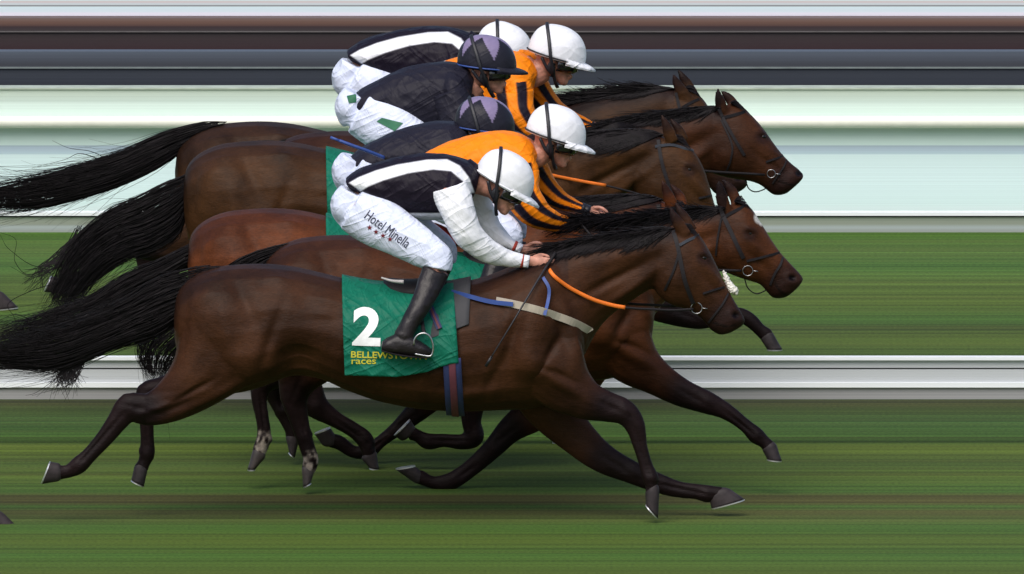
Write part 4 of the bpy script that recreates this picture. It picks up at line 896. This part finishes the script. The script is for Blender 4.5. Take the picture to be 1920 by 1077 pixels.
        if len(style['sleeve']) > 1:
            w_ = (sstep(off, -.72, -.62)*(1-sstep(off, -.22, -.12))+sstep(off, .28, .38)*(1-sstep(off, .78, .88)))[:, None]; C = C*(1-w_)+np.array(style['sleeve'][1])*w_
        setcol(sl, C)
        # cuff
        p, q = J[k][-1], (J['hn'] if k == 'an' else J['hf']); ux, uy = q[0]-J[k][-2][0], q[1]-J[k][-2][1]; l = math.hypot(ux, uy); ux /= l; uy /= l
        mb = MB(); limb(mb, [(p[0]-ux*4, p[1]-uy*4, p[2]+1, p[3]+.003, p[4]), (p[0]+ux*1.5, p[1]+uy*1.5, p[2]+1, p[3]+.003, p[4])], Y, sub=1); cr_ = mb.build('cuff', M[style.get('cuff', 'cuffr')], sl)
        mb = MB(); limb(mb, [(p[0]+ux*1.6, p[1]+uy*1.6, p[2]+.5, p[3]+.002, p[4]), (p[0]+ux*12, p[1]+uy*12, p[2]+.5, p[3]+.001, p[4])], Y, sub=1); mb.build('wrist_band', M['white' if style.get('cuff', 'cuffr') == 'cuffr' else 'band'], sl)
    # breeches
    mb = MB(); limb(mb, J['hip'], Y, k=20)
    for t in (J['tn'], far(J['tn'])): limb(mb, t, Y, k=20)
    br = remesh(mb, 'breeches', M['breech'], root, .0065, 16); bumps(br, [], fine=.003)
    # boots
    for t, fo in ((J['bn'], J['foot']), (far(J['bn']), [(p[0]+8, p[1]-14, p[2]+8, p[3]-14, p[4], -p[5]) for p in J['foot']])):
        mb = MB(); limb(mb, t, Y, k=18); loft(mb, fo, Y, e=.85); bt = remesh(mb, 'boot', M['boot'], root, .0058, 3)
        bumps(bt, [], fine=.004)
        hx0, hy0 = fo[0][2], fo[0][3]
        ms = MB(); loft(ms, [(fo[0][2]+1, fo[0][3]-3, fo[0][2]+1, fo[0][3]+2, .033, fo[0][5]), (fo[2][2], fo[2][3]-3, fo[2][2], fo[2][3]+1.5, .042, fo[2][5]), (fo[4][2], fo[4][3]-3, fo[4][2], fo[4][3]+1, .042, fo[4][5]), (fo[5][2]+1, fo[5][3]-2, fo[5][2]+1, fo[5][3]+1, .018, fo[5][5])], Y, sub=3); ms.build('sole', M['leather'], bt)
    # cap over the skull helmet
    mb = MB(); NA, NB = 120, 56; al = np.arange(NA)/NA*2*math.pi; R_ = []
    for b in np.linspace(0.02, math.pi/2, NB):
        row = []
        for t in al:
            sx = .146 if math.cos(t) > 0 else .142
            rr = math.sin(b)**.85
            z = .142*math.cos(b)**.92 - .012*math.cos(t)*rr + .006
            row.append(HL(sx*rr*math.cos(t), .118*rr*math.sin(t), z))
        R_.append(row)
    R_.append([HL(.144*math.cos(t), .116*math.sin(t), -.014-.012*math.cos(t)) for t in al])
    R_.append([HL(.125*math.cos(t), .098*math.sin(t), -.012-.012*math.cos(t)) for t in al])
    R_.append([HL(.10*math.cos(t), .08*math.sin(t), .03) for t in al])
    mb.rings(np.array(R_)); hm = mb.build('helmet', M['cap'], root)
    V = getco(hm.data); V += getno(hm.data)*np.array([noise.noise(Vector(p*15))*.0018 for p in V])[:, None]; setco(hm.data, V)
    C = np.tile(style['cap'], (len(V), 1)).astype(float)
    if style.get('star'):
        i = 0
        for bi, b in enumerate(np.linspace(0.02, math.pi/2, NB)):
            for ti, t in enumerate(al):
                ph = ((t-R(-75))/(2*math.pi/5)) % 1; tri = abs(ph-.5)*2
                if b < .40+.95*max(0, tri)**1.3*1.0: C[bi*NA+ti] = style['star']
    setcol(hm, C)
    # rim band, peak, strap
    mb = MB(); P = [HL(.1465*math.cos(t), .119*math.sin(t), -.006-.012*math.cos(t)) for t in np.linspace(0, 2*math.pi, 41)]; tube3(mb, P, .004, k=6, caps=False); mb.build('rim_band', M[style['rim']], hm)
    mb = MB(); R_ = []
    for u, dz in ((-.35, .008), (0, .003), (.35, -.002), (.7, -.009), (1, -.019)):
        row = []
        for t in np.linspace(-1.35, 1.35, 25):
            e_ = u*.056*max(0, math.cos(t/1.35*math.pi/2))**.7; row.append(HL((.147+e_)*math.cos(t*.9)+.0, (.117+e_*.35)*math.sin(t*.9), -.004-.012*math.cos(t)+dz))
        R_.append(row)
    R_ = np.array(R_); nz = np.array([-math.sin(a)*-.004, 0, -.005]); mb.rings(R_, close=False, caps=False); mb.rings(R_+nz, close=False, caps=False)
    pk = mb.build('peak', M[style['peak']], hm); solid(pk, .003)
    mb = MB(); P = []
    sa_ = R(style.get('strap', 12))
    for t in np.linspace(-math.pi/2, math.pi/2, 33):
        P.append(HL(-.028-math.cos(t)*.050+.0*sa_, .124*math.sin(t), .153*max(0, math.cos(t))**.88-.006))
    P = [HL(.0, -.088, -.10), HL(-.002, -.100, -.06), ]+P+[HL(-.002, .100, -.06), HL(.0, .088, -.10)]
    Q = np.array(P); 
    tube3(mb, Q, .0085, k=8, flat=.35, caps=True); mb.build('strap', M['band'], hm)
    # chin strap and goggles
    mb = MB(); P = cat([HL(-.002, -.085, -.05), HL(.008, -.078, -.095), HL(.03, -.045, -.140), HL(.04, 0, -.152), HL(.03, .045, -.140), HL(.008, .078, -.095), HL(-.002, .085, -.05)], 4); tube3(mb, P, .008, k=6, flat=.5); P = cat([HL(-.07, -.088, -.015), HL(-.035, -.086, -.060), HL(.008, -.078, -.095)], 4); tube3(mb, P, .008, k=6, flat=.5); P = cat([HL(-.012, -.090, -.030), HL(-.018, -.088, -.055), HL(-.008, -.082, -.075)], 4); tube3(mb, P, .016, k=8, flat=.4); mb.build('chin_strap', M['band'], root)
    mb = MB(); R_ = []
    for z, bulge in ((-.012, .0), (-.018, .013), (-.036, .020), (-.056, .018), (-.070, .0)):
        R_.append([HL((.101+bulge)*math.cos(t)-.004, (.090+bulge*.6)*math.sin(t), z+.006*abs(math.sin(t))) for t in np.linspace(-1.42, 1.42, 23)])
    mb.rings(np.array(R_), close=False, caps=False); g = solid(mb.build('goggles', M['lens'], root), .004)
    mb = MB(); P = [HL(.104*math.cos(t)-.004, .09*math.sin(t), -.026+.012*(1-math.cos(t))) for t in np.linspace(-math.pi, math.pi, 40)]; tube3(mb, P, .006, k=6, flat=.4, caps=False); mb.build('goggle_strap', M['band'], g)
    return root, br, jk
def shiftJ(J, dx, dy, head, **kw):
    o = {}
    for k, v in J.items():
        if k in ('torso', 'foot'): o[k] = tr(v, sh(dx, dy))
        elif k in ('neck', 'an', 'af', 'hip', 'tn', 'bn'): o[k] = trl(v, sh(dx, dy))
        elif k in ('hn', 'hf'): o[k] = (v[0]+dx, v[1]+dy)
        else: o[k] = v
    o['head'] = head; o['o'] = (dx, dy); o.update(kw); return o
stripe1 = [(655, 343), (672, 333), (705, 320), (745, 309), (800, 300), (838, 299), (862, 311), (880, 334), (890, 362), (880, 362), (868, 340), (846, 321), (812, 318), (765, 325), (720, 338), (690, 350), (676, 359)]
hem1 = [(735, 404), (770, 400), (822, 400), (850, 398), (850, 420), (735, 420)]
sty1 = dict(body=BLACK, polys=[(stripe1, WHITE), (hem1, WHITE)], sleeve=[WHITE], cap=WHITE, rim='white', peak='white', cuff='cuffr', strap=10)
P1, BR1, JK1 = jockey(J1, Y1, 'nearest rider in white striped black silks, white cap and breeches lettered above four stars', sty1)
TB = bvh(BR1)
mb = MB(); v, fc = textmesh('Hotel Minella', 1, .0); print_on(mb, v, fc, fit(v, 682, 409, 98, 19, 36), TB, .003); mb.build('lettering', M['ink'], BR1, False)
mb = MB()
for (x, y) in ((693, 427), (705, 435), (718, 442), (731, 449)):
    vs = [(x, y)]+[(x+(5.5 if i % 2 == 0 else 2.3)*math.sin(i*math.pi/5), y-(5.5 if i % 2 == 0 else 2.3)*math.cos(i*math.pi/5)) for i in range(10)]
    print_on(mb, np.array(vs), [(0, 1+i, 1+(i+1) % 10) for i in range(10)], lambda p: p, TB, .003)
mb.build('printed_star', M['redink'], BR1, False)

sty2 = dict(body=ORG, polys=[([(1000, 262), (1012, 262), (1012, 345), (1003, 345)], ORG)], sleeve=[ORG, BLACK], cap=WHITE, rim='band', peak='white', cuff='band', strap=14)
J2 = shiftJ(J1, 130, -46, (1041, 256, -13),
    torso=[(782, 300, 790, 325, .11), (808, 281, 820, 342, .15), (840, 266, 855, 358, .165), (885, 253, 897, 368, .175), (935, 246, 945, 372, .185), (972, 250, 972, 365, .2), (996, 264, 990, 348, .17), (1008, 285, 998, 325, .10)],
    neck=[(985, 290, 34, .07, 0), (1005, 290, 26, .055, 0), (1020, 282, 22, .05, 0)],
    an=[(972, 322, 40, .09, -.14), (978, 362, 35, .085, -.19), (1002, 396, 30, .075, -.2), (1030, 412, 22, .06, -.17), (1052, 418, 16, .045, -.10), (1070, 419, 11, .032, -.06)],
    af=[(992, 312, 34, .08, .14), (1016, 346, 27, .07, .19), (1044, 372, 20, .06, .18), (1074, 385, 13, .045, .10), (1094, 391, 9, .032, .05)],
    hn=(1078, 423), hf=(1101, 395), ha=14, hfa=22, o=(0, 0))
jockey(J2, Y2, 'near group rider in orange silks with black striped sleeves and a white cap', sty2)
stars = (.22, .18, .31)
sty3 = dict(body=NAVY, sleeve=[NAVY], cap=(.018, .018, .028), star=stars, rim='bluestrap', peak='navy', cuff='band', strap=4)
J3 = shiftJ(J1, 2, -62, (908, 240, -2),
    torso=[(650, 300, 660, 318, .11), (674, 280, 690, 335, .15), (705, 262, 722, 352, .165), (750, 242, 765, 365, .175), (800, 230, 812, 370, .185), (842, 227, 845, 362, .2), (872, 236, 868, 342, .17), (886, 255, 878, 318, .10)],
    neck=[(866, 285, 32, .07, 0), (880, 278, 26, .055, 0), (892, 268, 22, .05, 0)],
    an=[(842, 290, 36, .09, -.14), (860, 340, 34, .085, -.19), (885, 385, 30, .075, -.2), (920, 415, 22, .06, -.17), (955, 434, 16, .045, -.135), (975, 439, 11, .032, -.115)],
    af=[(862, 285, 34, .08, .14), (892, 330, 28, .07, .19), (918, 375, 22, .06, .19), (950, 405, 15, .045, .15), (975, 420, 10, .032, .12)], hn=(985, 440), hf=(985, 422), ha=4)
jockey(J3, Y3, 'near group rider in plain dark navy silks and dark cap with lilac star', sty3)
up = lambda dy: dict(torso=tr(J3['torso'], sh(2, dy)), neck=trl(J3['neck'], sh(2, dy)), an=trl(J3['an'], sh(0, -120)), af=trl(J3['af'], sh(0, -120)), hn=(985, 320), hf=(985, 302), head=(912, 123, -1),
                     hip=trl(J1['hip'], sh(8, -183)), tn=trl(J1['tn'], sh(14, -180)))
JM3 = shiftJ(J1, -6, -220, (912, 123, -1)); JM3.update(up(-112)); JM3['bn'] = trl(J1['bn'], sh(12, -185)); JM3['foot'] = tr(J1['foot'], sh(6, -200)); 
PM3, BRM3, JKM3 = jockey(JM3, YM3, 'mirror reflection of a rider, built solid: black silks, lilac star cap, green patches on breeches', sty3)  # mirror reflection of the navy rider, added as a solid figure
TBM = bvh(BRM3); pm_ = mat('green_print', (.01, .13, .06), .6)
for quad in ([(706, 228), (716, 221), (756, 231), (740, 246)], [(650, 180), (668, 176), (668, 192), (654, 194)]):
    g = np.array([[np.array(quad[0])*(1-u)*(1-w)+np.array(quad[1])*u*(1-w)+np.array(quad[2])*u*w+np.array(quad[3])*(1-u)*w for u in np.linspace(0, 1, 7)] for w in np.linspace(0, 1, 7)]).reshape(-1, 2)
    mb = MB(); print_on(mb, g, [(i*7+j, i*7+j+1, (i+1)*7+j+1, (i+1)*7+j) for i in range(6) for j in range(6)], lambda p: p, TBM, .004); mb.build('green_patch', pm_, BRM3, False)
JM2 = shiftJ(J2, 0, -153, (1043, 104, -12))
JM2.update(an=trl(J2['an'], sh(-10, -152)), af=[(980, 128, 36, .08, .14), (1002, 165, 30, .07, .18), (1032, 203, 24, .06, .18), (1068, 223, 17, .05, .15), (1096, 233, 12, .035, .12), (1112, 238, 8, .028, .1)], hn=(1070, 263), hf=(1120, 240))
jockey(JM2, YM2, 'mirror reflection of the orange rider, built solid, with black striped sleeves and a white cap', dict(sty2, polys=[], glove=False))  # reflection of the orange rider in the mirror, modelled as a person
JM1 = shiftJ(J1, 2, -239, (943, 99, -18)); JM1['o'] = (2, -239)
jockey(JM1, YM1, 'mirror reflection of the nearest rider, built solid, in black silks with white stripe and cap', sty1)  # the nearest rider mirrored, a reflection added as a second solid figure

mb = MB(); limb(mb, [(788, 428, 8, .05), (806, 430, 14, .08), (830, 440, 15, .09), (852, 452, 11, .08), (862, 458, 5, .04)], Y2, k=14)
mb.build('red_saddle_seat', M['red'], H2)
# whips held by riders
def whip(P_, Y, m, label, w=(.006, .003)):
    A = cat(P_, 6); P = W(A[:, 0], A[:, 1], Y+A[:, 2]); o = P[0]
    root = empty('whip', tuple(map(float, o)), label, 'whip')
    mb = MB(); tube3(mb, P, np.linspace(w[0], w[1], len(P)), k=8); mb.build('shaft', m, root)
    mb = MB(); t = P[-1]-P[-4]; t /= np.linalg.norm(t); tube3(mb, [P[-1]-t*.01, P[-1]+t*.045], [.006, .007], k=8, flat=.4); mb.build('tip', m, root)
    mb = MB(); t = P[0]-P[3]; t /= np.linalg.norm(t); tube3(mb, [P[0]-t*.05, P[0]+t*.03, P[0]+t*.04], [.008, .008, .011], k=8); mb.build('handle', M['leather'], root)
whip([(1034, 486, -.13), (1012, 520, -.22), (985, 565, -.30), (955, 615, -.345), (920, 672, -.34)], Y1, M['band'], 'thin dark whip in the nearest rider\'s hand hanging down the shoulder of the horse')
whip([(720, 296, -.2), (690, 284, -.24), (660, 273, -.26), (636, 264, -.26)], Y3, M['bluestrap'], 'short blue whip sticking out behind the navy rider of the near group', (.009, .008))

for o in list(bpy.data.objects):
    if '_o' in o: del o['_o']
